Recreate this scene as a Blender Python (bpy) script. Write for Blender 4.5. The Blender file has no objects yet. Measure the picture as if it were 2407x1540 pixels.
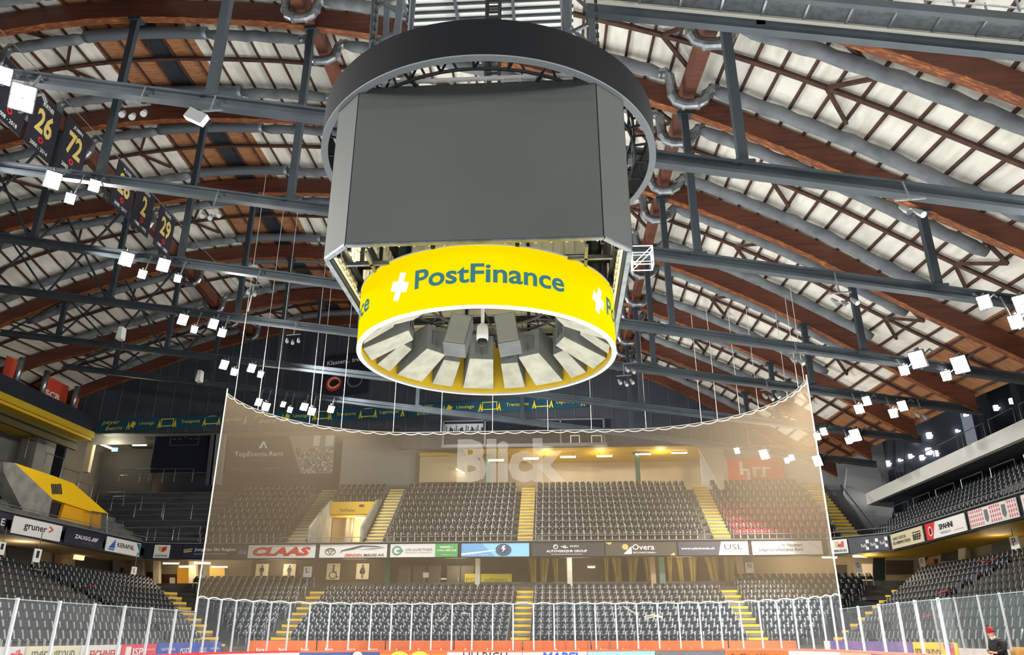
import bpy, math, random
import numpy as np
from mathutils import Vector, Matrix
random.seed(7)
SC = bpy.context.scene
COL = SC.collection

# ------------------------------------------------------------------ camera, world, lamps, exposure
FPX, PITCH, YAW, EYE = 1800.0, math.radians(22.0), math.radians(3.5), 1.7
cam_d = bpy.data.cameras.new('camera')
cam_d.sensor_width = 36.0
cam_d.lens = FPX / 2407 * 36.0
cam_d.clip_end = 400
cam = bpy.data.objects.new('camera', cam_d)
COL.objects.link(cam)
cam.location = (0, 0, EYE)
cam.rotation_euler = (math.pi / 2 + PITCH, 0, YAW)
SC.camera = cam
SC.view_settings.view_transform = 'Standard'
SC.view_settings.look = 'None'
SC.view_settings.gamma = 1.0
SC.view_settings.use_curve_mapping = False
SC.view_settings.exposure = 0.0
world = bpy.data.worlds.new('hall_air')
SC.world = world
world.use_nodes = True
bg = world.node_tree.nodes['Background']
bg.inputs[0].default_value = (0.80, 0.86, 1.0, 1)
bg.inputs[1].default_value = 0.22


def lamp(name, kind, loc, power, target=None, size=0.4, cone=120, blend=0.7, color=(1, 0.97, 0.92)):
    d = bpy.data.lights.new(name, kind)
    d.energy = power
    d.color = color
    if kind == 'SPOT':
        d.spot_size = math.radians(cone)
        d.spot_blend = blend
        d.shadow_soft_size = size
    elif kind == 'POINT':
        d.shadow_soft_size = size
    o = bpy.data.objects.new(name, d)
    COL.objects.link(o)
    o.location = loc
    if target is not None:
        o.rotation_euler = (Vector(target) - Vector(loc)).to_track_quat('-Z', 'Y').to_euler()
    return o


TIE = {0: (13.9, 15.45, -0.19), 1: (18, 14.3, -0.196), 2: (25, 15.1, -0.185), 3: (32, 15.1, -0.177),
       4: (39, 15.5, -0.155), 5: (46, 15.4, -0.140), 6: (53, 15.4, -0.140)}   # Y, height at X=0, slope


def tie_z(k, x):
    return TIE[k][1] + TIE[k][2] * x


FLOOD_W = 9000
for k, (y, a, b) in TIE.items():
    if k == 0:
        continue
    for x in (-24.0 if k < 4 else -19.0, 16.5):
        lamp('flood_beam', 'SPOT', (x, y - 0.9, a + b * x - 1.2), FLOOD_W * (0.75 if x < 0 else 1.0), (-2.5 - 0.25 * x, y - 3, 0), 0.35, 140, 0.5)
for y in (45, 52):                               # two extra spots beside the left row, added to brighten the far right corner
    lamp('flood_beam', 'SPOT', (-18.5, y - .9, 16.6), 15000, (24, 63, 11), 0.35, 70, 0.6)
for y in (10, 2, -6, -14):                       # the same rows of floodlights go on over the near half of the rink
    for x in (-22.0, 16.5):
        lamp('flood_beam', 'SPOT', (x, y, 16), FLOOD_W, (-2.5 - 0.3 * x, y + 8, 0), 0.35, 140, 0.9)


# ------------------------------------------------------------------ helpers
def raydir(x, y):
    cx, cy = (x - 1203.5) / FPX, (770 - y) / FPX
    fw = math.cos(PITCH) - math.sin(PITCH) * cy
    up = math.sin(PITCH) + math.cos(PITCH) * cy
    return Vector((cx * math.cos(YAW) - fw * math.sin(YAW), cx * math.sin(YAW) + fw * math.cos(YAW), up))


def at(x, y, X=None, Y=None, Z=None):
    """point of the hall that the photo shows at (x, y), on the plane X=, Y= or Z="""
    d = raydir(x, y)
    t = Y / d.y if Y is not None else (X / d.x if X is not None else (Z - EYE) / d.z)
    return Vector((d.x * t, d.y * t, EYE + d.z * t))


def lin(h):
    h = h.lstrip('#')
    c = [int(h[i:i + 2], 16) / 255 for i in (0, 2, 4)]
    return [v / 12.92 if v <= 0.04045 else ((v + 0.055) / 1.055) ** 2.4 for v in c]


MATS = {}


def mat(name, col, rough=0.6, metal=0.0, col2=None, scale=3.0, emit=0.0, stretch=(1, 1, 1), spec=0.5, bump=0.0, lo=0.4, hi=0.65):
    if name in MATS:
        return MATS[name]
    m = bpy.data.materials.new(name)
    m.use_nodes = True
    nt = m.node_tree
    p = nt.nodes['Principled BSDF']
    c = lin(col) if isinstance(col, str) else col
    p.inputs['Base Color'].default_value = (*c, 1)
    p.inputs['Roughness'].default_value = rough
    p.inputs['Metallic'].default_value = metal
    p.inputs['Specular IOR Level'].default_value = spec
    if emit:
        p.inputs['Emission Color'].default_value = (*c, 1)
        p.inputs['Emission Strength'].default_value = emit
    if col2 or bump:
        tc = nt.nodes.new('ShaderNodeTexCoord')
        mp = nt.nodes.new('ShaderNodeMapping')
        mp.inputs['Scale'].default_value = stretch
        nz = nt.nodes.new('ShaderNodeTexNoise')
        nz.inputs['Scale'].default_value = scale
        nz.inputs['Detail'].default_value = 6
        nt.links.new(tc.outputs['Object'], mp.inputs[0])
        nt.links.new(mp.outputs[0], nz.inputs['Vector'])
        if col2:
            rp = nt.nodes.new('ShaderNodeValToRGB')
            c2 = lin(col2) if isinstance(col2, str) else col2
            rp.color_ramp.elements[0].position = lo
            rp.color_ramp.elements[1].position = hi
            rp.color_ramp.elements[0].color = (*c, 1)
            rp.color_ramp.elements[1].color = (*c2, 1)
            nt.links.new(nz.outputs['Fac'], rp.inputs[0])
            nt.links.new(rp.outputs[0], p.inputs['Base Color'])
        if bump:
            bp = nt.nodes.new('ShaderNodeBump')
            bp.inputs['Strength'].default_value = bump
            bp.inputs['Distance'].default_value = 0.05
            nt.links.new(nz.outputs['Fac'], bp.inputs['Height'])
            nt.links.new(bp.outputs[0], p.inputs['Normal'])
    MATS[name] = m
    return m


def screenmat(name, col, emit):
    m = mat(name, col, 1.0, emit=emit, spec=0.0)
    m.node_tree.nodes['Principled BSDF'].inputs['Base Color'].default_value = (*[v * .12 for v in (lin(col) if isinstance(col, str) else col)], 1)
    return m


def veil(name, col, cover, rough=0.8, glossy=0.0):
    """a surface that lets part of the light through: netting, plexiglass"""
    m = bpy.data.materials.new(name)
    m.use_nodes = True
    nt = m.node_tree
    nt.nodes.clear()
    out = nt.nodes.new('ShaderNodeOutputMaterial')
    tr = nt.nodes.new('ShaderNodeBsdfTransparent')
    df = nt.nodes.new('ShaderNodeBsdfDiffuse')
    df.inputs[0].default_value = (*lin(col), 1)
    tl = nt.nodes.new('ShaderNodeBsdfTranslucent')
    tl.inputs[0].default_value = (*lin(col), 1)
    mx0 = nt.nodes.new('ShaderNodeMixShader')
    mx0.inputs[0].default_value = 0.5
    nt.links.new(df.outputs[0], mx0.inputs[1])
    nt.links.new(tl.outputs[0], mx0.inputs[2])
    mx = nt.nodes.new('ShaderNodeMixShader')
    mx.inputs[0].default_value = cover
    nt.links.new(tr.outputs[0], mx.inputs[1])
    nt.links.new(mx0.outputs[0], mx.inputs[2])
    last = mx
    if glossy:
        gl = nt.nodes.new('ShaderNodeBsdfGlossy')
        gl.inputs['Roughness'].default_value = 0.03
        lw = nt.nodes.new('ShaderNodeLayerWeight')
        lw.inputs[0].default_value = glossy
        m2 = nt.nodes.new('ShaderNodeMixShader')
        nt.links.new(lw.outputs['Fresnel'], m2.inputs[0])
        nt.links.new(mx.outputs[0], m2.inputs[1])
        nt.links.new(gl.outputs[0], m2.inputs[2])
        last = m2
    nt.links.new(last.outputs[0], out.inputs[0])
    MATS[name] = m
    return m


class MB:
    """collects shapes; build() links them as ONE mesh object"""
    def __init__(s):
        s.v, s.f, s.mi = [], [], []

    def add(s, vs, fs, m=0):
        o = len(s.v)
        s.v += [tuple(v) for v in vs]
        s.f += [tuple(i + o for i in f) for f in fs]
        s.mi += [m] * len(fs)
        return s

    def box(s, c, d, rot=None, m=0):
        x, y, z = d[0] / 2, d[1] / 2, d[2] / 2
        vs = [Vector(p) for p in ((-x, -y, -z), (x, -y, -z), (x, y, -z), (-x, y, -z), (-x, -y, z), (x, -y, z), (x, y, z), (-x, y, z))]
        if rot is not None:
            vs = [rot @ v for v in vs]
        return s.add([v + Vector(c) for v in vs], [(3, 2, 1, 0), (4, 5, 6, 7), (0, 1, 5, 4), (1, 2, 6, 5), (2, 3, 7, 6), (3, 0, 4, 7)], m)

    def beam(s, p, q, w, h, m=0, up=(0, 0, 1)):
        p, q = Vector(p), Vector(q)
        d = (q - p).normalized()
        u = Vector(up)
        if abs(d.dot(u)) > 0.97:
            u = Vector((0, 1, 0))
        r = d.cross(u).normalized() * (w / 2)
        u = r.cross(d).normalized() * (h / 2)
        vs = [p - r - u, p + r - u, p + r + u, p - r + u, q - r - u, q + r - u, q + r + u, q - r + u]
        return s.add(vs, [(0, 1, 2, 3), (7, 6, 5, 4), (1, 0, 4, 5), (2, 1, 5, 6), (3, 2, 6, 7), (0, 3, 7, 4)], m)

    def tube(s, pts, r, n=8, m=0, caps=True):
        pts = [Vector(p) for p in pts]
        rs = r if isinstance(r, (list, tuple)) else [r] * len(pts)
        t0 = (pts[1] - pts[0]).normalized()
        u = t0.orthogonal().normalized()
        rings = []
        for i, p in enumerate(pts):
            a = pts[max(i - 1, 0)]
            b = pts[min(i + 1, len(pts) - 1)]
            t = (b - a).normalized()
            u = (u - t * u.dot(t)).normalized()
            w = t.cross(u)
            rings.append([p + (u * math.cos(k * 2 * math.pi / n) + w * math.sin(k * 2 * math.pi / n)) * rs[i] for k in range(n)])
        vs = [v for ring in rings for v in ring]
        fs = [(i * n + k, i * n + (k + 1) % n, (i + 1) * n + (k + 1) % n, (i + 1) * n + k) for i in range(len(pts) - 1) for k in range(n)]
        if caps:
            fs += [tuple(range(n))[::-1], tuple((len(pts) - 1) * n + k for k in range(n))]
        return s.add(vs, fs, m)

    def quad(s, a, b, c, d, m=0):
        return s.add([a, b, c, d], [(0, 1, 2, 3)], m)

    def prism(s, poly, depth, m=0):
        """poly: list of 3D points in one plane; extruded by the vector depth"""
        n = len(poly)
        poly = [Vector(p) for p in poly]
        dv = Vector(depth)
        vs = poly + [p + dv for p in poly]
        fs = [tuple(range(n)), tuple(range(2 * n - 1, n - 1, -1))]
        fs += [(i, i + n, (i + 1) % n + n, (i + 1) % n) for i in range(n)]
        return s.add(vs, fs, m)

    def sweep(s, line, w, h, m=0):
        """a rectangular bar w wide along Y, h high, whose underside follows the points in line"""
        n = len(line)
        vs = []
        for p in line:
            x, y, z = p
            vs += [(x, y - w / 2, z), (x, y + w / 2, z), (x, y + w / 2, z + h), (x, y - w / 2, z + h)]
        fs = []
        for i in range(n - 1):
            for k in range(4):
                fs.append((i * 4 + k, i * 4 + (k + 1) % 4, i * 4 + 4 + (k + 1) % 4, i * 4 + 4 + k))
        fs += [(0, 1, 2, 3), (n * 4 - 1, n * 4 - 2, n * 4 - 3, n * 4 - 4)]
        return s.add(vs, fs, m)

    def build(s, name, m, parent=None, smooth=False):
        me = bpy.data.meshes.new(name)
        o3 = Vector(parent['_o']) if parent is not None and '_o' in parent else Vector((0, 0, 0))
        me.from_pydata([tuple(Vector(v) - o3) for v in s.v], [], s.f)
        for mm in (m if isinstance(m, (list, tuple)) else [m]):
            me.materials.append(mm)
        if any(s.mi):
            me.polygons.foreach_set('material_index', s.mi)
        if smooth:
            me.polygons.foreach_set('use_smooth', [True] * len(me.polygons))
        me.update()
        o = bpy.data.objects.new(name, me)
        COL.objects.link(o)
        if parent is not None:
            o.parent = parent
            o['_o'] = list(o3)
        return o


def tag(o, label, cat, group=None, kind=None):
    o['label'] = label
    o['category'] = cat
    if group:
        o['group'] = group
    if kind:
        o['kind'] = kind
    return o


def thing(name, label, cat, loc=(0, 0, 0), group=None, kind=None):
    o = bpy.data.objects.new(name, None)
    o.empty_display_size = 0.2
    COL.objects.link(o)
    o.location = loc
    o['_o'] = list(loc)
    return tag(o, label, cat, group, kind)


def struct(mb, name, m, label=None, cat=None, smooth=False):
    o = mb.build(name, m, None, smooth)
    o['kind'] = 'structure'
    if label:
        tag(o, label, cat)
    return o


def copy_tree(o, parent=None):
    c = o.copy()
    COL.objects.link(c)
    if parent is not None:
        c.parent = parent
    for ch in list(o.children):
        copy_tree(ch, c)
    return c


ORD = ['zeroth', 'first', 'second', 'third', 'fourth', 'fifth', 'sixth', 'seventh', 'eighth', 'ninth', 'tenth', 'eleventh', 'twelfth',
       'thirteenth', 'fourteenth', 'fifteenth', 'sixteenth', 'seventeenth', 'eighteenth', 'nineteenth', 'twentieth']


def nth(i):
    if i <= 20:
        return ORD[i]
    t = {2: 'twenty', 3: 'thirty', 4: 'forty', 5: 'fifty', 6: 'sixty', 7: 'seventy', 8: 'eighty', 9: 'ninety'}[i // 10]
    return (t[:-1] + 'ieth') if i % 10 == 0 else t + '-' + ORD[i % 10]


_txt = {}


def text_mesh(body, bold=0.0, shear=0.0):
    key = (body, bold, shear)
    if key in _txt:
        return _txt[key]
    cu = bpy.data.curves.new('lettering', 'FONT')
    cu.body = body
    cu.offset = bold
    cu.shear = shear
    cu.resolution_u = 5 if body == 'PostFinance' else 2
    o = bpy.data.objects.new('lettering', cu)
    COL.objects.link(o)
    me = bpy.data.meshes.new_from_object(o)
    v = [tuple(q.co) for q in me.vertices]
    f = [tuple(p.vertices) for p in me.polygons]
    bpy.data.objects.remove(o)
    bpy.data.curves.remove(cu)
    bpy.data.meshes.remove(me)
    if v:
        x0, x1 = min(a[0] for a in v), max(a[0] for a in v)
        y0, y1 = min(a[1] for a in v), max(a[1] for a in v)
        v = [((a[0] - x0) / max(x1 - x0, 1e-6), (a[1] - y0) / max(y1 - y0, 1e-6)) for a in v]
    _txt[key] = (v, f)
    return v, f


def lettering(body, o, u, v, m, parent, bold=0.0, shear=0.0, name='lettering'):
    """writing stretched over the parallelogram o + a*u + b*v"""
    o, u, v = Vector(o), Vector(u), Vector(v)
    tv, tf = text_mesh(body, bold, shear)
    mb = MB()
    mb.add([o + u * a + v * b for a, b in tv], tf)
    return mb.build(name, m, parent)


def disc(c, u, v, n=20):
    return [Vector(c) + Vector(u) * math.cos(i * 2 * math.pi / n) + Vector(v) * math.sin(i * 2 * math.pi / n) for i in range(n)]


def sign(name, label, cat, p, q, z0, z1, bgm, items=(), thick=0.06, group=None, rim=None, tilt=0.0):
    """flat sign from p to q (2D, seen left to right) between heights z0 and z1; items are drawn on its face in 0..1 coordinates"""
    p, q = Vector((p[0], p[1], z0)), Vector((q[0], q[1], z0 + tilt))
    u = q - p
    v = Vector((0, 0, z1 - z0))
    nrm = u.cross(v).normalized()
    t = thing(name, label, cat, tuple((p + q) / 2), group)
    mb = MB()
    mb.prism([p, q, q + v, p + v], -nrm * thick)
    mb.build('panel', bgm, t)
    for n_, it in enumerate(items):
        o = p + nrm * (0.012 + 0.004 * n_)
        if it[0] == 't':                                   # writing
            _, body, a, b, w, h, m = it[:7]
            bold = it[7] if len(it) > 7 else 0.0
            sh = it[8] if len(it) > 8 else 0.0
            lettering(body, o + u * a + v * b, u * w, v * h, m, t, bold, sh)
        elif it[0] == 'p':                                 # a coloured patch
            mb = MB()
            pts = [o + u * a + v * b for a, b in it[1]]
            mb.add(pts, [tuple(range(len(pts)))])
            mb.build('emblem', it[2], t)
        elif it[0] == 'd':                                 # round or oval patch / ring
            _, a, b, ra, rb, m = it[:6]
            mb = MB()
            pts = disc(o + u * a + v * b, u * ra, v * rb, 24)
            if len(it) > 6:
                k = it[6]
                inn = disc(o + u * a + v * b, u * ra * k, v * rb * k, 24)
                mb.add(pts + inn, [(i, (i + 1) % 24, 24 + (i + 1) % 24, 24 + i) for i in range(24)])
            else:
                mb.add(pts, [tuple(range(24))])
            mb.build('emblem', m, t)
    if rim:
        mb = MB()
        for a, b in ((p, q), (p + v, q + v), (p, p + v), (q, q + v)):
            mb.beam(a + nrm * 0.01, b + nrm * 0.01, 0.05, 0.05)
        mb.build('frame', rim, t)
    return t


def R(a, b, c, d):
    return [(a, b), (c, b), (c, d), (a, d)]


# ------------------------------------------------------------------ materials
WHITE = mat('white_paint', '#e6e6e2', 0.6)
OFFW = mat('off_white_paint', '#cfccc0', 0.7)
BLACK = mat('black_paint', '#15171b', 0.5)
STEEL = mat('grey_painted_steel', '#454d53', 0.45, 0.2, '#3c444a', 1.2)
DSTEEL = mat('dark_painted_steel', '#353e45', 0.5, 0.2)
GALV = mat('galvanised_steel', '#9aa0a4', 0.32, 0.8, '#7b8286', 4.0)
GLULAM = mat('brown_glulam', '#683a28', 0.6, 0, '#532d22', 1.5, stretch=(0.3, 4, 4))
SOFFIT = mat('flaking_orange_soffit', '#6a3a20', 0.7, 0, '#a8642c', 5.0, stretch=(0.5, 3, 1), lo=0.52, hi=0.62)
DKWOOD = mat('dark_brown_timber', '#4a2c20', 0.7, 0, '#35201a', 4)
CEIL = mat('white_roof_sheet', '#dfdcd2', 0.8, 0, '#b9b5a8', 0.9, stretch=(3.5, 0.5, 1), lo=0.45, hi=0.8)
CEILWOOD = mat('orange_wood_sheet', '#a3734d', 0.7, 0, '#835538', 2.0, stretch=(1, 6, 1))
CEILDARK = mat('dark_vent_sheet', '#252b33', 0.8, 0, '#1b2027', 2)
FABRIC = mat('grey_duct_fabric', '#74797d', 0.85, 0, '#62676c', 2.0, bump=0.6)
CONC = mat('concrete', '#8d8c85', 0.85, 0, '#77766f', 1.5)
DCONC = mat('dark_concrete', '#5d5d58', 0.9, 0, '#4a4a47', 1.2)
BEIGE = mat('beige_plaster', '#c9b795', 0.8, 0, '#bba987', 0.6)
SLATE = mat('slate_cladding', '#3d434b', 0.6, 0.1, '#363c44', 0.7)
YELLOW = mat('yellow_paint', '#f2c200', 0.55)
DYELLOW = mat('dull_yellow_paint', '#c9a21c', 0.6)
GREEN = mat('green_column_paint', '#2f5b48', 0.5)
NAVY = mat('navy_sign', '#1a2337', 0.5)
SEATM = mat('black_seat_plastic', '#1e2328', 0.36)
SEATR = mat('crimson_seat_plastic', '#7a1830', 0.4)
SEAT_GLINT = mat('pale_glint_bracket', '#a9adb0', 0.4, 0.1)  # kept pale to imitate the glints along the seat edges
RED = mat('red_print', '#c9251f', 0.5)
PINK = mat('pink_print', '#e0405c', 0.5)
ORANGE = mat('orange_print', '#e8702a', 0.5)
BLUE = mat('blue_print', '#2f57b5', 0.5)
LBLUE = mat('light_blue_print', '#7fb9de', 0.5)
GREENP = mat('green_print', '#3f9a55', 0.5)
PURPLE = mat('purple_print', '#5c4a9c', 0.5)
GREYP = mat('grey_print', '#6a6d70', 0.5)
DGREY = mat('charcoal_print', '#33353a', 0.5)
GOLD = mat('gold_print', '#c8b068', 0.5)
TEALP = mat('petrol_print', '#12465c', 0.55)
LIME = mat('lime_print', '#d4c52a', 0.55)
TUBE = mat('lit_tube', '#fff3d8', 0.5, emit=9.0)
LENS = mat('floodlight_lens', '#fffaf0', 0.4, emit=40.0)
EXIT = mat('lit_exit_sign', '#3fe0a0', 0.4, emit=2.5)
ROPE = mat('white_rope', '#d8d6cd', 0.8)
SKIN = mat('skin', '#d9a184', 0.55)

# ------------------------------------------------------------------ the roof
ARCH_Y = [4, 11, 18, 25, 32, 39, 46, 53, 60]
SEEN = {18: [(1933, 94), (2140, 151), (2404, 271)],
        25: [(300, 42), (715, 64), (917, 90), (1160, 142), (1317, 183), (1515, 234), (1775, 324), (2046, 437), (2173, 500), (2404, 596)],
        32: [(236, 297), (456, 280), (753, 287), (1500, 445), (1661, 500), (1923, 608), (2135, 727), (2289, 793)],
        39: [(0, 541), (270, 497), (640, 455), (766, 456), (1495, 598), (1827, 731), (1981, 808)],
        46: [(470, 620), (760, 612), (1480, 716), (1673, 793), (1865, 877)],
        53: [(47, 870), (338, 800), (1480, 812), (1673, 885), (1807, 947)],
        60: [(189, 930), (338, 880), (574, 802), (1530, 881), (1673, 939), (1807, 981)]}
XS = np.arange(-46, 24.01, 0.5)
BX = [-46, -40, -36, -33.6, -30, -26.6, -22, -18.5, -12, -7, -2.3, 0.4, 4, 7.5, 11.7, 15, 18, 24]
BZ = [17.6, 20.9, 22.6, 23.8, 25.0, 25.9, 26.6, 26.8, 26.2, 25.1, 23.7, 22.8, 21.6, 20.1, 17.9, 15.9, 13.9, 10.2]
base = np.interp(XS, BX, BZ)
PROF = []
for yy in ARCH_Y:
    key = min(max(yy, 18), 60)
    pts = [at(px, py, Y=key) for px, py in SEEN[key]]
    mx = np.array([p.x for p in pts])
    mz = np.array([p.z for p in pts])
    dl = np.clip(mz - np.interp(mx, BX, BZ), -1.8, 1.2)
    z = base + np.interp(XS, mx, dl)
    for _ in range(3):
        zp = np.pad(z, 2, mode='reflect', reflect_type='odd')
        z = (zp[:-4] + zp[1:-3] + zp[2:-2] + zp[3:-1] + zp[4:]) / 5
    PROF.append(z)
PROF = np.array(PROF)


def zarch(x, y):
    k = (y - 4) / 7
    k = min(max(k, 0), len(ARCH_Y) - 1.0001)
    i = int(k)
    a = np.interp(x, XS, PROF[i])
    b = np.interp(x, XS, PROF[i + 1])
    return float(a + (b - a) * (k - i))


CH = 1.12         # the sheets lie this far above the underside of the arches
XL, XR = -44.0, 21.5


def roof_sheet(x0, x1, name, m):
    n = max(2, int((x1 - x0) / 0.75))
    ys = list(np.arange(4, 62.01, 3.5))
    mb = MB()
    vs, fs = [], []
    for i in range(n + 1):
        x = x0 + (x1 - x0) * i / n
        for y in ys:
            vs.append((x, y, zarch(x, y) + CH))
    for i in range(n + 1):
        x = x0 + (x1 - x0) * i / n
        for y in ys:
            vs.append((x, y, zarch(x, y) + CH + 0.12))
    L = len(ys)
    N = (n + 1) * L
    for i in range(n):
        for j in range(L - 1):
            a = i * L + j
            fs.append((a, a + 1, a + L + 1, a + L))
            fs.append((N + a, N + a + L, N + a + L + 1, N + a + 1))
    mb.add(vs, fs)
    return struct(mb, name, m, smooth=True)


roof_sheet(XL, -21.6, 'ceiling', CEIL)
roof_sheet(-21.6, -19.2, 'ceiling', CEILWOOD)
roof_sheet(-19.2, -18.1, 'ceiling', CEILDARK)
roof_sheet(-18.1, -16.7, 'ceiling', CEILWOOD)
roof_sheet(-16.7, 18.6, 'ceiling', CEIL)
roof_sheet(18.6, 21.6, 'ceiling', CEILWOOD)

ARCH_NAMES = {18: 'first', 25: 'second', 32: 'third', 39: 'fourth', 46: 'fifth', 53: 'sixth', 60: 'seventh'}
for k, y in enumerate(ARCH_Y):
    if y < 18:
        continue
    line = [(x, y, zarch(x, y)) for x in np.arange(XL, 21.6, 0.75)]
    t = thing('roof_arch', f'brown laminated timber roof arch, {ARCH_NAMES[y]} from the camera, spanning the hall', 'roof beam', (0, y, 20), 'timber arches of the roof', 'structure')
    MB().sweep(line, 0.32, 0.95).build('rib', GLULAM, t)
    MB().sweep([(a, b, c - 0.05) for a, b, c in line], 0.36, 0.05).build('soffit', SOFFIT, t)
    mb = MB()
    mb.sweep([(x, y + 3.5, zarch(x, y + 3.5) + CH - 0.27) for x in np.arange(XL, 21.6, 0.75)], 0.17, 0.14)
    if y < 60:
        o = struct(mb, 'cross_rib', DKWOOD, f'thin dark timber rib across the roof midway behind the {ARCH_NAMES[y]} arch', 'roof rib')

px = XL + 0.4
pn = 0
while px < 21.4:
    mb = MB()
    pts = [(px, y, zarch(px, y) + CH - 0.05) for y in np.arange(11, 61.1, 3.5)]
    for a, b in zip(pts[:-1], pts[1:]):
        mb.beam(a, b, 0.09, 0.11)
    struct(mb, 'roof_purlin', DKWOOD, 'thin dark timber purlin running lengthwise under the roof sheets', 'roof purlin')['group'] = 'purlins of the roof'
    px += 0.83 if px > -2 else 1.06
    pn += 1
for x, lab in ((-25.7, 'brown lengthwise timber beam under the far left slope of the roof'), (-10.1, 'brown lengthwise timber beam left of the scoreboard'),
               (5.2, 'brown lengthwise timber beam right of the scoreboard where ducts dip')):
    mb = MB()
    for y in ARCH_Y[1:-1]:
        mb.beam((x, y, zarch(x, y) + 0.42), (x, y + 7, zarch(x, y + 7) + 0.42), 0.4, 0.75)
    struct(mb, 'lengthwise_beam', GLULAM, lab, 'roof beam')

# wind braces, dark diagonals under the sheets
for bi, y in enumerate(ARCH_Y[2:-1]):
    for si, (x, w) in enumerate(((9.3, 'right slope'), (16.0, 'lower right slope'), (4.0, 'ridge'), (-23.5, 'left slope'), (-31, 'lower left slope'))):
        mb = MB()
        ym = y + 3.5
        z = lambda a, b: zarch(a, b) + CH - 0.22
        for (xa, ya, xb, yb) in ((x, ym, x + 1.1, ym + 1.5), (x, ym, x + 1.1, ym - 1.5), (x + 1.1, ym - 1.5, x - .6, ym - 2.7)):
            mb.beam((xa, ya, z(xa, ya)), (xb, yb, z(xb, yb)), 0.13, 0.13)
        o = struct(mb, 'wind_brace', DKWOOD, f'dark forked timber brace on the {w} behind the {ARCH_NAMES[y]} arch', 'roof brace')

# ducts: two in every bay, following the roof
def duct_path(x0, x1, y, dz=0.62, sag=0.0, n=24):
    return [(x0 + (x1 - x0) * i / n, y, zarch(x0 + (x1 - x0) * i / n, y) + dz - sag * abs(math.sin(i * 1.9))) for i in range(n + 1)]


BENDS = (-25.7, -10.1, 5.2)
for y in ARCH_Y[2:-1]:
    for dy, w in ((1.55, 'just behind'), (5.6, 'well behind')):
        yd = y + dy
        t = thing('air_duct', f'grey fabric air duct across the roof, {w} the {ARCH_NAMES[y]} timber arch', 'air duct', (0, yd, zarch(0, yd)), 'air ducts under the roof')
        for x0, x1 in ((-37, -26.6), (-24.8, -21.4), (-15.6, -11.0), (-9.2, 4.3), (6.1, 16.2)):
            n = max(8, int((x1 - x0) * 2.2))
            p = duct_path(x0, x1, yd, CH - 0.45, 0.08, n)
            r = [0.17] + [0.25 + 0.018 * math.sin(i * 2.3) for i in range(n - 1)] + [0.17]
            MB().tube(p, r, 10).build('fabric_sleeve', FABRIC, t, True)
        mb = MB()
        p = duct_path(-21.4, -15.6, yd, CH - 0.42, 0, 30)
        mb.tube(p, [0.27 + (0.012 if i % 2 else 0) for i in range(31)], 12)
        mb.build('spiral_pipe', mat('dull_spiral_pipe', '#78808a', 0.45, 0.5), t, True)
        for bx in BENDS:
            zt, zb = zarch(bx, yd) + CH - 0.45, zarch(bx, yd) - 0.4
            zl, zr = zarch(bx - 0.9, yd) + CH - 0.45, zarch(bx + 0.9, yd) + CH - 0.45
            c = 0.18
            path = [(bx - 1.1, yd, zl), (bx - 0.85, yd, zl), (bx - 0.68, yd, zl - c), (bx - 0.62, yd, zb + 0.45), (bx - 0.5, yd, zb + 0.15), (bx - 0.25, yd, zb),
                    (bx + 0.25, yd, zb), (bx + 0.5, yd, zb + 0.15), (bx + 0.62, yd, zb + 0.4), (bx + 0.68, yd, zr - c), (bx + 0.85, yd, zr), (bx + 1.1, yd, zr)]
            mb = MB()
            mb.tube(path, 0.2, 12)
            for a in (1, 3, 5, 6, 8, 10):
                d = (Vector(path[min(a + 1, 11)]) - Vector(path[a - 1])).normalized() * 0.05
                mb.tube([Vector(path[a]) - d, Vector(path[a]) + d], 0.222, 12)
            mb.build('pipe_bend', GALV, t, False)

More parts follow.
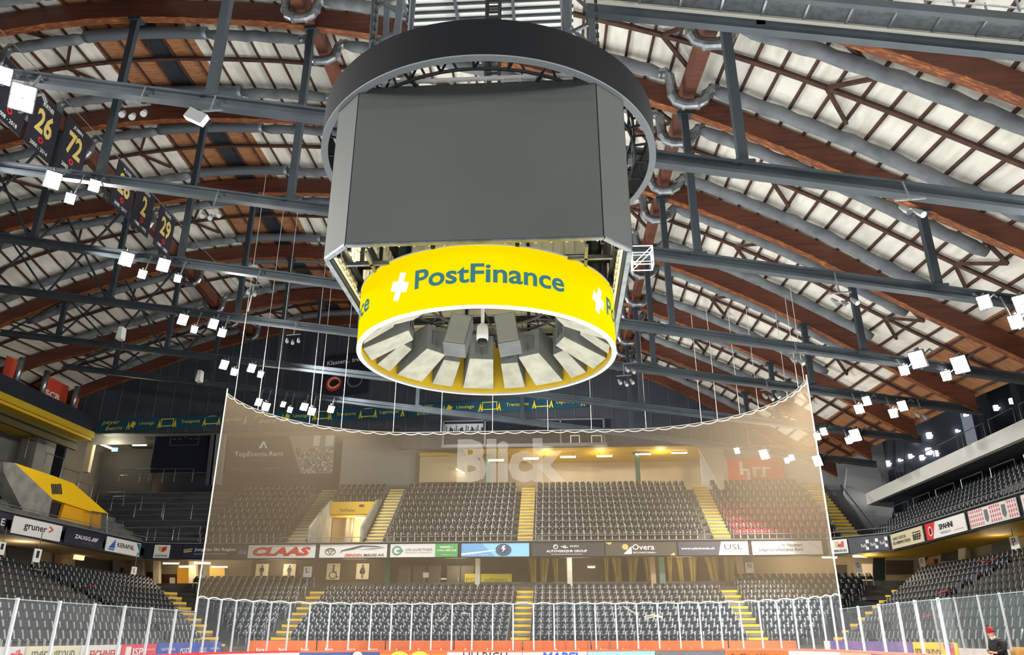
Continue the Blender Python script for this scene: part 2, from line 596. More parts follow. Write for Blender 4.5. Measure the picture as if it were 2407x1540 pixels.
# tie beams under the arches with their hangers
HANG_X = (-33.4, -25.7, -18.0, -10.1, -2.5, 5.2, 13.3)
TAG_T = {1: 'first', 2: 'second', 3: 'third', 4: 'fourth', 5: 'fifth', 6: 'sixth'}
for k, (y, a, b) in TIE.items():
    if k == 0:
        continue
    x0, x1 = -37.5, 21.5
    t = thing('tie_beam', f'grey steel lighting tie hung under the {TAG_T[k]} timber arch from the camera', 'tie beam', (0, y, a), 'steel ties under the roof arches')
    mb = MB()
    mb.beam((x0, y, tie_z(k, x0)), (x1, y, tie_z(k, x1)), 0.30, 0.10)
    mb.beam((x0, y, tie_z(k, x0) + 0.32), (x1, y, tie_z(k, x1) + 0.32), 0.30, 0.08)
    mb.beam((x0, y, tie_z(k, x0) + 0.16), (x1, y, tie_z(k, x1) + 0.16), 0.06, 0.3)
    mb.build('girder', STEEL, t)
    mb = MB()
    for xa, xb in ((-14, -8), (-4, 1), (3.2, 9.5), (10.5, 17)):
        n = 60
        mb.tube([(xa + (xb - xa) * i / n, y + 0.1, tie_z(k, xa + (xb - xa) * i / n) + 0.42 + 0.035 * (i % 2)) for i in range(n + 1)], 0.03, 5)
    mb.build('cable_run', DSTEEL, t)
    for hx in HANG_X:
        zt = zarch(hx, y)
        zb = tie_z(k, hx) + 0.3
        if zt - zb < 0.7:
            continue
        if k in (1,) and hx in (-2.5,):
            continue
        mb = MB()
        mb.beam((hx, y, zb), (hx, y, zt - 0.06), 0.26, 0.26)
        mb.box((hx, y, zt - 0.12), (0.55, 0.42, 0.14))
        mb.box((hx, y, zb + 0.05), (0.6, 0.34, 0.1))
        mb.build('hanger', DSTEEL, t)
    if k >= 3:                                               # latticed left ends
        mb = MB()
        for hx in (-37, -33.4, -29.6):
            mb.beam((hx, y, tie_z(k, hx) + 0.3), (hx + 3.6, y, zarch(hx + 3.6, y)), 0.1, 0.1)
            mb.beam((hx + 3.7, y, tie_z(k, hx + 3.7) + 0.3), (hx + 0.1, y, zarch(hx + 0.1, y)), 0.1, 0.1)
        mb.build('lattice', DSTEEL, t)

# the walkway gantry above the scoreboard, upper right
y, a, b = TIE[0]
t = thing('gantry', 'grey steel catwalk gantry with mesh sides at the top right of the hall', 'catwalk', (8, y, 14))
x0, x1 = 0.9, 20
mb = MB()
for yy, ww, hh in ((y, .2, .26), (y - .95, .12, .2)):
    mb.beam((x0, yy, tie_z(0, x0)), (x1, yy, tie_z(0, x1)), ww, hh)
mb.build('girder', STEEL, t)
mb = MB()
mb.add([(x0, y - .9, tie_z(0, x0) + 0.2), (x1, y - .9, tie_z(0, x1) + 0.2), (x1, y - 0.05, tie_z(0, x1) + 0.2), (x0, y - 0.05, tie_z(0, x0) + 0.2)], [(0, 1, 2, 3)])
for i in range(21):
    x = x0 + .3 + i * .9
    mb.beam((x, y - .9, tie_z(0, x) + .17), (x, y - .05, tie_z(0, x) + .17), .05, .05, 1)
mb.build('grating', [mat('gantry_grating', '#5c6062', 0.7, 0.2, '#4b4f51', 8), GALV], t)
mb = MB()
for yy in (y - 0.02, y - .95):
    for h in (0.55, 1.1):
        mb.tube([(x0, yy, tie_z(0, x0) + 0.2 + h), (x1, yy, tie_z(0, x1) + 0.2 + h)], 0.028, 6)
    for i in range(16):
        x = x0 + (x1 - x0) * i / 15
        mb.tube([(x, yy, tie_z(0, x) + 0.2), (x, yy, tie_z(0, x) + 1.35)], 0.028, 6)
mb.build('railing', GALV, t)
mb = MB()
mb.beam((x0, y - 0.14, tie_z(0, x0) + 0.16), (x1, y - 0.14, tie_z(0, x1) + 0.16), 0.12, 0.06)
mb.build('toe_board', OFFW, t)
mb = MB()
for x in (4.8, 14.5):
    mb.beam((x, y, tie_z(0, x)), (x + 0.2, y, zarch(x, y)), 0.2, 0.2)
mb.build('hanger', STEEL, t)

# ------------------------------------------------------------------ the scoreboard over centre ice
CX, CY = -1.43, 14.9
SB = thing('scoreboard', 'large hanging video scoreboard with dark screens and a bright yellow lettered ring', 'scoreboard', (CX, CY, 7.07))
SCREEN = mat('switched_off_screen', '#454947', 0.6, 0, '#414543', 0.3, spec=0.25)
CABB = mat('cream_cabinet_back', '#e6e1c8', 0.7)
FRAMEB = mat('black_truss', '#14171b', 0.5, 0.3)
SHELL = mat('black_ring_shell', '#0d0f12', 0.75, 0, '#101216', 0.5, spec=0.15)
HX, CHF, ZB, ZT = 2.88, 0.56, 8.28, 11.72


def rotz(p, q):
    """turn a point about the scoreboard's axis by q quarter turns"""
    x, y, z = p
    for _ in range(q):
        x, y = -y, x
    return (CX + x, CY + y, z)


for q in range(4):
    w = HX - CHF
    mb = MB()
    mb.prism([rotz(p, q) for p in ((-w + 0.012, -HX, ZB), (w - 0.012, -HX, ZB), (w - 0.012, -HX, ZT), (-w + 0.012, -HX, ZT))], Vector(rotz((0, 0.16, 0), q)) - Vector(rotz((0, 0, 0), q)))
    mb.build('screen', SCREEN, SB)
    mb = MB()
    mb.prism([rotz(p, q) for p in ((w + 0.012, -HX + 0.012, ZB), (HX - 0.012, -w - 0.012, ZB), (HX - 0.012, -w - 0.012, ZT), (w + 0.012, -HX + 0.012, ZT))], Vector(rotz((-0.1, 0.1, 0), q)) - Vector(rotz((0, 0, 0), q)))
    mb.build('corner_panel', SCREEN, SB)
    mb = MB()
    mb.prism([rotz(p, q) for p in ((-w + .05, -HX + .17, ZB + .03), (w - .05, -HX + .17, ZB + .03), (w - .05, -HX + .17, ZT - .05), (-w + .05, -HX + .17, ZT - .05))], Vector(rotz((0, 0.05, 0), q)) - Vector(rotz((0, 0, 0), q)))
    for i in range(17):
        x = -w + .1 + (2 * w - .2) * i / 16
        mb.beam(rotz((x, -HX + .24, ZB + .03), q), rotz((x, -HX + .24, ZT - .05), q), .03, .05)
    for i in range(9):
        z = ZB + .1 + 3.2 * i / 8
        mb.beam(rotz((-w, -HX + .24, z), q), rotz((w, -HX + .24, z), q), .03, .05)
    mb.build('cabinet_back', CABB, SB)
    mb = MB()                                                     # rear framework and rim of this side
    for z in (ZB + 0.25, ZB + 1.3, ZB + 2.4, ZT - 0.08):
        mb.beam(rotz((-w, -HX + 0.3, z), q), rotz((w, -HX + 0.3, z), q), 0.1, 0.1)
        mb.beam(rotz((w, -HX + 0.3, z), q), rotz((HX - 0.3, -w, z), q), 0.1, 0.1)
    for i in range(4):
        x = -w + 2 * w * i / 3
        mb.beam(rotz((x, -HX + 0.3, ZB), q), rotz((x, -HX + 0.3, ZT + 0.05), q), 0.07, 0.07)
    mb.beam(rotz((-w, -HX + 0.3, ZT + 0.06), q), rotz((w, -HX + 0.3, ZT + 0.06), q), 0.36, 0.1)
    mb.build('rear_frame', FRAMEB, SB)
    mb = MB()
    mb.beam(rotz((-w, -HX + 0.06, ZB - 0.02), q), rotz((w, -HX + 0.06, ZB - 0.02), q), 0.09, 0.04)
    mb.beam(rotz((-w - 0.2, -HX + 0.85, ZB - 0.0), q), rotz((w + 0.2, -HX + 0.85, ZB - 0.0), q), 0.06, 0.06)
    mb.beam(rotz((w, -HX + 0.06, ZB - 0.02), q), rotz((HX - 0.06, -w, ZB - 0.02), q), 0.09, 0.04)
    mb.build('edge_rail', GALV, SB)
mb = MB()
mb.beam((CX - 2.25, CY - HX + 0.1, ZT + 0.2), (CX + 2.25, CY - HX + 0.1, ZT + 0.2), 0.07, 0.06)
for i in range(14):
    x = CX - 2.2 + 4.4 * i / 13
    mb.beam((x, CY - HX + 0.1, ZT), (x, CY - HX + 0.1, ZT + 0.18), 0.05, 0.05)
mb.build('top_rail', WHITE, SB)
mb = MB()                                                         # cross beams inside the box
for j, y in enumerate((-2.0, -0.9, 0.2, 1.3, 2.2)):
    mb.beam((CX - HX + 0.2, CY + y, ZB + 0.55), (CX + HX - 0.2, CY + y, ZB + 0.55), 0.12, 0.14)
    mb.beam((CX - HX + 0.2, CY + y, ZT - 0.1), (CX + HX - 0.2, CY + y, ZT - 0.1), 0.1, 0.12)
mb.build('inner_frame', FRAMEB, SB)


def ring(mb, r0, r1, z0, z1, n=192, m=0):
    vs, fs = [], []
    for i in range(n):
        a = 2 * math.pi * i / n
        c, s_ = math.cos(a), math.sin(a)
        vs += [(CX + r1 * c, CY + r1 * s_, z0), (CX + r1 * c, CY + r1 * s_, z1), (CX + r0 * c, CY + r0 * s_, z1), (CX + r0 * c, CY + r0 * s_, z0)]
    for i in range(n):
        a, b = i * 4, ((i + 1) % n) * 4
        for k in range(4):
            fs.append((a + k, b + k, b + (k + 1) % 4, a + (k + 1) % 4))
    mb.add(vs, fs, m)


for x in (-1.9, 1.9):
    lamp('inner_fill', 'POINT', (CX + x, CY - 1.2, ZB + 1.0), 60, None, .25, color=(1, .93, .75))  # fill lights added inside the box to brighten the cream cabinet backs

# dark upper ring and its truss
RT, RZ0, RZ1 = 3.76, 11.62, 12.5
mb = MB()
ring(mb, RT - 0.1, RT, RZ0 + 0.03, RZ1)
mb.build('upper_ring', SHELL, SB, False)
mb = MB()
ring(mb, RT - 0.14, RT + 0.01, RZ0, RZ0 + 0.03)
mb.build('ring_rim', mat('grey_ring_rim', '#6d7276', 0.5), SB)
mb = MB()
for z in (RZ0 + 0.1, RZ1 - 0.06):
    mb.tube([(CX + (RT - 0.45) * math.cos(a), CY + (RT - 0.45) * math.sin(a), z) for a in np.linspace(0, 2 * math.pi, 65)], 0.035, 6, caps=False)
for i in range(32):
    a, b = 2 * math.pi * i / 32, 2 * math.pi * (i + 0.5) / 32
    pa = lambda an, r, z: (CX + r * math.cos(an), CY + r * math.sin(an), z)
    mb.tube([pa(a, RT - 0.45, RZ0 + 0.1), pa(b, RT - 0.45, RZ1 - 0.06)], 0.025, 5)
    mb.tube([pa(b, RT - 0.45, RZ0 + 0.1), pa(a, RT - 0.45, RZ1 - 0.06)], 0.025, 5)
    mb.tube([pa(a, RT - 0.45, RZ0 + 0.1), pa(a, RT - 0.08, RZ0 + 0.1)], 0.03, 5)
    mb.tube([pa(a, RT - 0.45, RZ1 - 0.06), pa(a, RT - 0.08, RZ1 - 0.06)], 0.03, 5)
for i in range(8):
    a = 2 * math.pi * (i + 0.5) / 8
    mb.tube([pa(a, RT - 0.45, RZ0 + 0.1), pa(a, 1.0, RZ0 + 0.25)], 0.04, 6)
mb.build('ring_truss', FRAMEB, SB)

# yellow ring
RL, LZ0, LZ1 = 2.66, 7.07, 8.28
LED = screenmat('glowing_yellow_screen', (1.0, 0.72, 0.0), 0.97)
LEDW = screenmat('glowing_white_print', (1, 0.98, 0.95), 0.95)
LEDT = screenmat('glowing_petrol_print', '#3f7c82', 0.85)
mb = MB()
ring(mb, RL - 0.05, RL, LZ0 + 0.03, LZ1)
led = mb.build('lit_ring', LED, SB)
mb = MB()
ring(mb, RL - 0.09, RL - 0.055, LZ0 + 0.03, LZ1)
mb.build('inner_skin', mat('yellow_inner_skin', '#f0c62c', 0.6), SB)
mb = MB()
ring(mb, RL - 0.09, RL + 0.006, LZ0 - 0.005, LZ0 + 0.03)
ring(mb, RL - 0.06, RL + 0.01, LZ1, LZ1 + 0.03)
mb.build('rim', OFFW, SB)


def bend(a, z, off=0.015):
    a = math.radians(a)
    return (CX + (RL + off) * math.sin(a), CY - (RL + off) * math.cos(a), LZ0 + (LZ1 - LZ0) * z)


led_p = led
tv, tf = text_mesh('PostFinance', 0.022)
for q in range(4):
    mb = MB()
    mb.add([bend(-24.3 + q * 90 + 61.3 * a, 0.375 + 0.315 * b) for a, b in tv], tf)
    mb.build('lettering', LEDT, led)
    mb = MB()
    w, h, k = 4.3, 0.22, 0.36
    c, zc = -32 + q * 90, 0.5
    sh = 1.6
    P_ = lambda x, y: bend(c + w * x + sh * y, zc + h * y - 0.05 * x)
    mb.add([P_(-1, -k), P_(1, -k), P_(1, k), P_(-1, k)], [(0, 1, 2, 3)])
    mb.add([P_(-k, -1), P_(k, -1), P_(k, -k), P_(-k, -k)], [(0, 1, 2, 3)])
    mb.add([P_(-k, k), P_(k, k), P_(k, 1), P_(-k, 1)], [(0, 1, 2, 3)])
    mb.build('emblem', LEDW, led)

# loudspeakers inside the yellow ring
SPK = mat('grey_loudspeaker', '#767875', 0.7, 0, '#676966', 3)
SPKB = mat('pale_loudspeaker_face', '#b9b5a2', 0.75, 0, '#a5a18f', 4)
NS = 18
for i in range(NS):
    a = 2 * math.pi * (i + 0.5) / NS + 0.0
    er = Vector((math.sin(a), -math.cos(a), 0))
    et = Vector((math.cos(a), math.sin(a), 0))
    c = Vector((CX, CY, 0))
    wo, wi = (0.36, 0.27) if i % 2 else (0.25, 0.2)
    ro, ri = 2.52, (1.62 if i % 2 else 1.95)
    pr = [(ro, 7.2, wo), (ro, 8.02, wo), (ri, 8.2, wi), (ri, 7.62, wi)]
    vs = [c + er * r + et * s_ * w + Vector((0, 0, z)) for s_ in (-1, 1) for r, z, w in pr]
    mb = MB()
    mb.add(vs, [(0, 1, 2, 3), (7, 6, 5, 4), (0, 4, 5, 1), (1, 5, 6, 2), (2, 6, 7, 3)])
    s_o = mb.build('loudspeaker', SPK, SB)
    mb = MB()
    fo = 0.012
    mb.prism([vs[3] , vs[7], vs[4], vs[0]], Vector((0, 0, -fo)))
    mb.build('speaker_face', SPKB, s_o)
    mb = MB()
    mid = c + er * (ri - 0.012) + Vector((0, 0, 7.95))
    mb.prism([mid - et * wi * 0.5 - Vector((0, 0, 0.2)), mid + et * wi * 0.5 - Vector((0, 0, 0.2)), mid + et * wi * 0.5 + Vector((0, 0, 0.12)), mid - et * wi * 0.5 + Vector((0, 0, 0.12))], -er * 0.012)
    mb.tube([mid + et * 0.02, mid - Vector((0, 0, 0.28)) - er * 0.06], 0.014, 5)
    mb.build('cable_plate', mat('dark_grey_plate', '#5e605f', 0.6), s_o)
for sx, lean in ((-0.62, 0.16), (0.42, -0.16)):
    rot = Matrix.Rotation(lean, 3, 'Y') @ Matrix.Rotation(-0.35, 3, 'X')
    mb = MB()
    mb.box((CX + sx, CY + 0.1, 7.62), (0.46, 0.44, 0.82), rot)
    o = mb.build('loudspeaker', SPK, SB)
    mb = MB()
    mb.box(Vector((CX + sx, CY + 0.1, 7.62)) + rot @ Vector((0, -0.226, 0)), (0.42, 0.012, 0.77), rot)
    mb.build('speaker_face', mat('grille_grey', '#a3a69f', 0.7), o)
mb = MB()                                                         # truss ring carrying them
for r in (1.35, 1.75):
    mb.tube([(CX + r * math.cos(a), CY + r * math.sin(a), 8.32) for a in np.linspace(0, 2 * math.pi, 49)], 0.03, 6, caps=False)
for i in range(24):
    a, b = 2 * math.pi * i / 24, 2 * math.pi * (i + 0.5) / 24
    mb.tube([pa(a, 1.35, 8.32), pa(b, 1.75, 8.32)], 0.018, 5)
    mb.tube([pa(b, 1.75, 8.32), pa(2 * math.pi * (i + 1) / 24, 1.35, 8.32)], 0.018, 5)
for i in range(8):
    a = 2 * math.pi * i / 8
    mb.tube([pa(a, 1.55, 8.3), pa(a + 0.2, 1.55, 8.9)], 0.03, 5)
    mb.tube([pa(a, 1.75, 8.32), pa(a, RL - 0.1, 8.25)], 0.025, 5)
mb.build('speaker_truss', mat('grey_truss', '#5a5650', 0.5, 0.4), SB)
mb = MB()
mb.tube([(CX, CY - 1.0, 8.6), (CX, CY - 1.0, 7.35)], 0.035, 8)
pole = mb.build('camera_pole', WHITE, SB)
mb = MB()
mb.tube([(CX, CY - 1.0, 7.42), (CX, CY - 1.0, 7.36), (CX, CY - 1.0, 7.18), (CX, CY - 1.0, 7.08)], [0.05, 0.11, 0.12, 0.115], 14)
cm_ = mb.build('dome_camera', WHITE, SB, True)
mb = MB()
mb.tube([(CX, CY - 1.0, 7.08), (CX, CY - 1.02, 7.0), (CX, CY - 1.03, 6.95)], [0.1, 0.085, 0.03], 14)
mb.build('lens_dome', BLACK, cm_, True)

# what it hangs from
mb = MB()
for s_ in (-0.16, 0.16):
    for y in (-0.16, 0.16):
        mb.tube([(CX + s_ + 0.05, CY + y, 12.0), (CX + s_ + 0.05, CY + y, 20.0)], 0.035, 5)
for i in range(42):
    z = 12.0 + i * 0.19
    mb.beam((CX - 0.11, CY - 0.16, z), (CX + 0.21, CY - 0.16, z), 0.03, 0.05)
tag(mb.build('cable_mast', FRAMEB), 'black ladder-like cable mast rising from the middle of the scoreboard', 'mast')
for x, y, w_ in ((-2.5, -1.6, 'front left'), (2.5, -1.6, 'front right'), (-2.5, 1.6, 'rear left'), (2.5, 1.6, 'rear right')):
    mb = MB()
    mb.tube([(CX + x, CY + y, ZT + .12), (CX + x, CY + y, zarch(CX + x, CY + y) + .4)], 0.02, 5)
    for i in range(30):
        mb.box((CX + x, CY + y, ZT + 1 + i * 0.25), (0.07, 0.07, 0.1))
    tag(mb.build('hoist_chain', BLACK), f'thin black hoist chain at the {w_} of the scoreboard', 'chain', 'hoist chains of the scoreboard')
for x, w_ in ((-1.95, 'left'), (1.75, 'right')):
    mb = MB()
    mb.box((CX + x, CY - 0.6, 13.2), (0.42, 0.5, 0.55))
    mb.tube([(CX + x, CY - .6, 13.4), (CX + x, CY - .6, 20)], 0.02, 5)
    mb.prism([(CX + x - .21, CY - .85, 13.47), (CX + x + .21, CY - .85, 13.47), (CX + x, CY - .85, 13.7)], (0, .5, 0))
    tag(mb.build('hoist_motor', GREYP), f'grey box hoist motor just above the ring, {w_} one', 'motor', 'hoist motors')

t = thing('hoist_platform', 'white slatted hoist platform under the roof right above the scoreboard', 'platform', (-1.9, 17.8, 20.2))
mb = MB()
mb.box((-1.9, 17.75, 20.25), (5.4, 3.9, 0.08))
mb.build('deck', WHITE, t)
mb = MB()
for i in range(13):
    mb.box((-1.9, 15.9 + i * 0.31, 20.17), (5.4, 0.06, 0.09))
mb.build('batten', DSTEEL, t)
mb = MB()
for x in (-4.5, -2.9, -1.1, 0.7):
    mb.box((x, 17.75, 20.1), (0.1, 3.9, 0.1))
mb.build('joist', STEEL, t)
for sx, side in ((-3.95, 'left'), (0.95, 'right')):
    t = thing('hoist_tower', f'pale grey steel frame rising at the {side} rim of the scoreboard ring', 'steel frame', (sx, 15, 13))
    mb = MB()
    for d in (-0.35, 0.1):
        mb.beam((sx + d, 14.7, 12.7), (sx + d * 1.8, 15.2, 19.9), 0.16, 0.16)
        mb.beam((sx + d, 16.0, 12.7), (sx + d * 1.8, 16.4, 19.9), 0.14, 0.14)
    mb.build('post', STEEL, t)
    mb = MB()
    for z in (13.2, 14.4, 15.6, 16.8, 18):
        mb.beam((sx - 0.4, 14.8, z), (sx + 0.2, 16.1, z + 0.6), 0.07, 0.07)
        mb.beam((sx - 0.5, 15, z), (sx + 0.2, 15, z + 0.4), 0.08, 0.08)
    mb.build('brace', STEEL, t)
# cable joining the roof left of the ring
mb = MB()
mb.tube([at(872, 92, Y=14.6), at(880, -60, Y=14.6)], 0.03, 5)
tag(mb.build('chain', BLACK), 'dark hoist chain hanging at the upper left of the scoreboard ring', 'chain')

# ------------------------------------------------------------------ walls, tiers, galleries
MID = -2.5                         # the rink's long axis
FAR0, FRD, FRZ, FRR = 48.6, 0.85, 1.25, 0.372     # end stand: first row, row depth, floor, rise
LFT0, RGT0, SRR = -20.0, 15.0, 0.355
UP0, UPD, UPZ, UPR = 56.4, 0.85, 8.0, 0.586       # upper end tier

mb = MB()
mb.box((MID, 20, -0.05), (29.7, 52.7, 0.1))
struct(mb, 'floor_ice', mat('ice', '#e8eef2', 0.25, 0, '#dfe7ec', 1.5))
mb = MB()
mb.box((-4, 24, -0.12), (84, 88, 0.1))
struct(mb, 'floor', DCONC)

# gable wall with vertical cladding seams
mb = MB()
top = [(x, 61.0, zarch(x, 60) + CH) for x in np.arange(-44, 20.6, 1.0)]
for (a, b), zb in zip(zip(top[:-1], top[1:]), [0] * 999):
    z0 = 17.6 if a[0] < -13 else 15.9
    mb.add([(a[0], 61, z0), (b[0], 61, z0), b, a, (a[0], 61.3, z0), (b[0], 61.3, z0), (b[0], 61.3, b[2]), (a[0], 61.3, a[2])],
           [(0, 1, 2, 3), (4, 7, 6, 5), (0, 4, 5, 1), (3, 2, 6, 7), (0, 3, 7, 4), (1, 5, 6, 2)])
struct(mb, 'wall_far', SLATE)
mb = MB()
x = -42
while x < 20:
    mb.box((x, 60.985, 17.6 if x < -13 else 15.9, ) if False else (x, 60.985, ((17.6 if x < -13 else 15.9) + zarch(x, 60) + CH) / 2), (0.05, 0.03, zarch(x, 60) + CH - (17.6 if x < -13 else 15.9)))
    x += 1.55
struct(mb, 'trim_seams', mat('seam_grey', '#555c64', 0.6))

# back walls behind the upper tier
def panel(name, x0, x1, y, z0, z1, m, th=0.2):
    mb = MB()
    mb.box(((x0 + x1) / 2, y + th / 2, (z0 + z1) / 2), (x1 - x0, th, z1 - z0))
    return struct(mb, name, m)


panel('wall_back', -46, 25, 67.5, 0, 19, mat('back_wall_beige', '#c2b193', 0.8, 0, '#b3a386', 0.4))
panel('wall_back_grey', -18.8, -12.3, 64.9, 12.6, 18.5, mat('light_grey_wall', '#8f9290', 0.8), 0.2)
panel('wall_back_ribbed', -12.3, -7.8, 64.9, 12.6, 17.0, mat('ribbed_grey_wall', '#8d8779', 0.8, 0, '#7d776b', 6, stretch=(6, 1, 0.05)), 0.2)
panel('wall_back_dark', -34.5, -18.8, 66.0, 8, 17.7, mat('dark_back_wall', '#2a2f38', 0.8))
mb = MB()
mb.box((2.9, 64.3, 16.1), (21.4, 6.4, 0.22))
struct(mb, 'ceiling_kiosk', YELLOW)
mb = MB()
mb.box((-26, 64.3, 17.9), (26, 6.4, 0.22))
struct(mb, 'ceiling_gallery', mat('gallery_soffit', '#8d8b80', 0.8))
# slanting wall at the right end of the lit recess, and the concrete corner
mb = MB()
p = [at(1640, 1052, Y=62), at(1702, 1052, Y=62), at(1702, 1150, Y=62), at(1695, 1152, Y=62)]
mb.prism(p, (0, 0.3, 0))
struct(mb, 'wall_slant', mat('grey_beige_wall', '#a39a88', 0.8))
panel('wall_right_far', 11.9, 27, 64.6, 7.5, 17.6, mat('grey_concrete_wall', '#b8baba', 0.85, 0, '#a8aaaa', 0.5), 0.3)
panel('wall_corner_high', 18, 34, 65, 11, 22, mat('dark_corner_wall', '#6a7078', 0.8), 0.3)
for px_, lab in ((1146, 'dark green steel column left in the lit yellow recess above the upper tier'), (1501, 'dark green steel column in the middle of the lit yellow recess')):
    b = at(px_, 1140, Y=63.9)
    mb = MB()
    mb.box((b.x, 63.9, 14.4), (0.36, 0.36, 3.4))
    mb.box((b.x, 63.9, 15.95), (0.6, 0.5, 0.1))
    tag(mb.build('steel_column', GREEN), lab, 'column')
def tube_light(p, ln, lab, grp=None, ang=0.0, tilt=0.0, em=TUBE, up=None):
    t = thing('tube_lamp', lab, 'lamp', tuple(p), grp)
    rot = Matrix.Rotation(ang, 3, 'Z') @ Matrix.Rotation(tilt, 3, 'Y')
    MB().box(p + Vector((0, 0, 0.075)), (ln + 0.1, 0.2, 0.08), rot).build('housing', WHITE, t)
    MB().box(p, (ln, 0.14, 0.07), rot).build('tube', em, t)
    if up:
        for s_ in (-.35, .35):
            q_ = p + rot @ Vector((ln * s_, 0, .1))
            MB().tube([q_, Vector((q_.x, q_.y, up))], .02, 5).build('rod', GREYP, t)
    return t


TUBES = mat('lit_strip', '#ffeec8', 0.5, emit=14)
for i, (px_, py_) in enumerate(((1166, 1083), (1248, 1079), (1335, 1075), (1421, 1073), (1512, 1068), (1597, 1065))):
    tube_light(at(px_, py_, Y=63.6), 1.25, f'lit tube lamp under the yellow ceiling of the recess, {nth(i + 1)} from the left', 'tube lamps of the yellow recess', em=TUBES, up=15.99)
for x in (-1.0, 3.5, 8.5):
    lamp('recess_light', 'POINT', (x, 63.6, 15.4), 130, None, 0.5, color=(1, 0.85, 0.6))
# lower yellow kiosk left of the recess
t = thing('kiosk_lintel', 'pale kiosk front with a yellow head strip left of the lit recess', 'kiosk', tuple(at(1060, 1130, Y=64.5)))
a, b = at(985, 1130, Y=64.5), at(1128, 1068, Y=64.5)
MB().box(((a.x + b.x) / 2, 64.6, (a.z + b.z) / 2 - 0.15), (b.x - a.x, 0.2, b.z - a.z)).build('front_panel', mat('kiosk_cream', '#b9a882', 0.7), t)
MB().box(((a.x + b.x) / 2, 64.45, b.z), (b.x - a.x, 0.4, 0.28)).build('head_strip', DYELLOW, t)
tube_light(at(1082, 1108, Y=64.2), 0.8, 'lit tube lamp slanting below the white B lettering, left of the recess', None, 0, 0.5, TUBES)

# press box window strip in the gable
t = thing('press_box', 'dark press box window strip under the blue banner in the gable wall', 'window strip', tuple(at(1230, 1050, Y=60.7)))
a, b = at(1042, 1047, Y=60.7), at(1420, 985, Y=60.7)
MB().box(((a.x + b.x) / 2, 60.85, (a.z + b.z) / 2), (b.x - a.x, 0.24, b.z - a.z)).build('glazing', mat('dark_glazing', '#20252d', 0.25), t)
mb = MB()
for xx in (1042, 1140, 1318, 1420):
    q = at(xx, 1020, Y=60.7)
    mb.box((q.x, 60.7, (a.z + b.z) / 2), (0.14, 0.16, b.z - a.z))
mb.box(((a.x + b.x) / 2, 60.7, a.z - 0.1), (b.x - a.x + 0.3, 0.3, 0.25))
mb.box(((a.x + b.x) / 2, 60.7, b.z), (b.x - a.x, 0.16, 0.1))
mb.build('frame', GREYP, t)
for c0, c1 in ((1342, 1362), (1391, 1414)):
    mb = MB()
    p, q = at(c0, 1047, Y=60.65), at(c1, 1024, Y=60.65)
    for s0, s1 in (((p.x, p.z), (q.x, p.z)), ((p.x, q.z), (q.x, q.z)), ((p.x, p.z), (p.x, q.z)), ((q.x, p.z), (q.x, q.z))):
        mb.beam((s0[0], 60.65, s0[1]), (s1[0], 60.65, s1[1]), 0.07, 0.07)
    mb.build('sash', WHITE, t)
mb = MB()
for i in range(46):
    x = a.x + 0.15 + i * 0.07 * 1.05
    h = 0.25 + 0.55 * abs(math.sin(i * 1.7) * math.cos(i * 0.53))
    mb.box((x, 60.7, at(1090, 1022, Y=60.7).z + h / 2), (0.06, 0.02, h))
mb.build('skyline_print', BLACK, t)
MB().box((at(1090, 1010, Y=60.72).x, 60.715, at(1090, 1009, Y=60.7).z), (3.2, 0.02, 0.9)).build('pale_pane', mat('pale_pane', '#9aa1a6', 0.5), t)


# stepped concrete of the stands
def steps_far(x0f, x1f, n, y0, d, z0, r, name, m=DCONC):
    mb = MB()
    for i in range(n):
        x0, x1 = x0f(i), x1f(i)
        zb = z0 + r * (i - 1) - 0.15
        mb.box(((x0 + x1) / 2, y0 + d * i + d / 2 - 0.35, (z0 + r * i + zb) / 2), (x1 - x0, d + 0.02, z0 + r * i - zb))
    return struct(mb, name, m)


def steps_side(y0f, y1f, n, x0, d, z0, r, name, m=DCONC):
    """d<0 steps climb towards -X"""
    mb = MB()
    for i in range(n):
        y0, y1 = y0f(i), y1f(i)
        zb = z0 + r * (i - 1) - 0.15
        mb.box((x0 + d * i + d / 2 - math.copysign(0.35, d), (y0 + y1) / 2, (z0 + r * i + zb) / 2), (abs(d) + 0.02, y1 - y0, z0 + r * i - zb))
    return struct(mb, name, m)


mitre = lambda i: 46.0 + 0.995 * i                # the corner stairs run out along this line
steps_far(lambda i: -21.7 - 0.73 * i, lambda i: 16.7 + 0.73 * i, 12, FAR0, FRD, FRZ, FRR, 'terrace_far')
steps_side(lambda i: 20, mitre, 12, LFT0, -FRD, 1.2, SRR, 'terrace_left')
steps_side(lambda i: 18, mitre, 12, RGT0, FRD, 1.2, SRR + .035, 'terrace_right')
steps_far(lambda i: -26.6, lambda i: -18.35 if i < 6 else -14.0, 9, UP0, UPD, UPZ, UPR, 'terrace_upper_far')
steps_far(lambda i: -38.0, lambda i: -26.6, 18, UP0, UPD / 2, UPZ, UPR / 2, 'terrace_corner_upper', mat('black_brown_terrace', '#4c4d51', 0.85, 0, '#3f4044', 1.0))
steps_far(lambda i: -14.1, lambda i: 20.9, 9, UP0, UPD, UPZ, UPR, 'terrace_upper_far')
steps_side(lambda i: 30, lambda i: 57, 11, -30.6, -0.8, 8.0, 0.5, 'terrace_upper_left', mat('grey_terrace', '#6b6c69', 0.9, 0, '#575855', 1.0))
steps_side(lambda i: 24, lambda i: 61, 9, 22.6, 0.85, 8.0, 0.5, 'terrace_upper_right')
mb = MB()
for i in range(1, 18, 2):
    mb.box((-32.3, UP0 + UPD / 2 * i + .02, UPZ + UPR / 2 * i + .03), (11.2, .3, .06))
struct(mb, 'trim_planks', mat('grey_plank', '#85868a', 0.8))
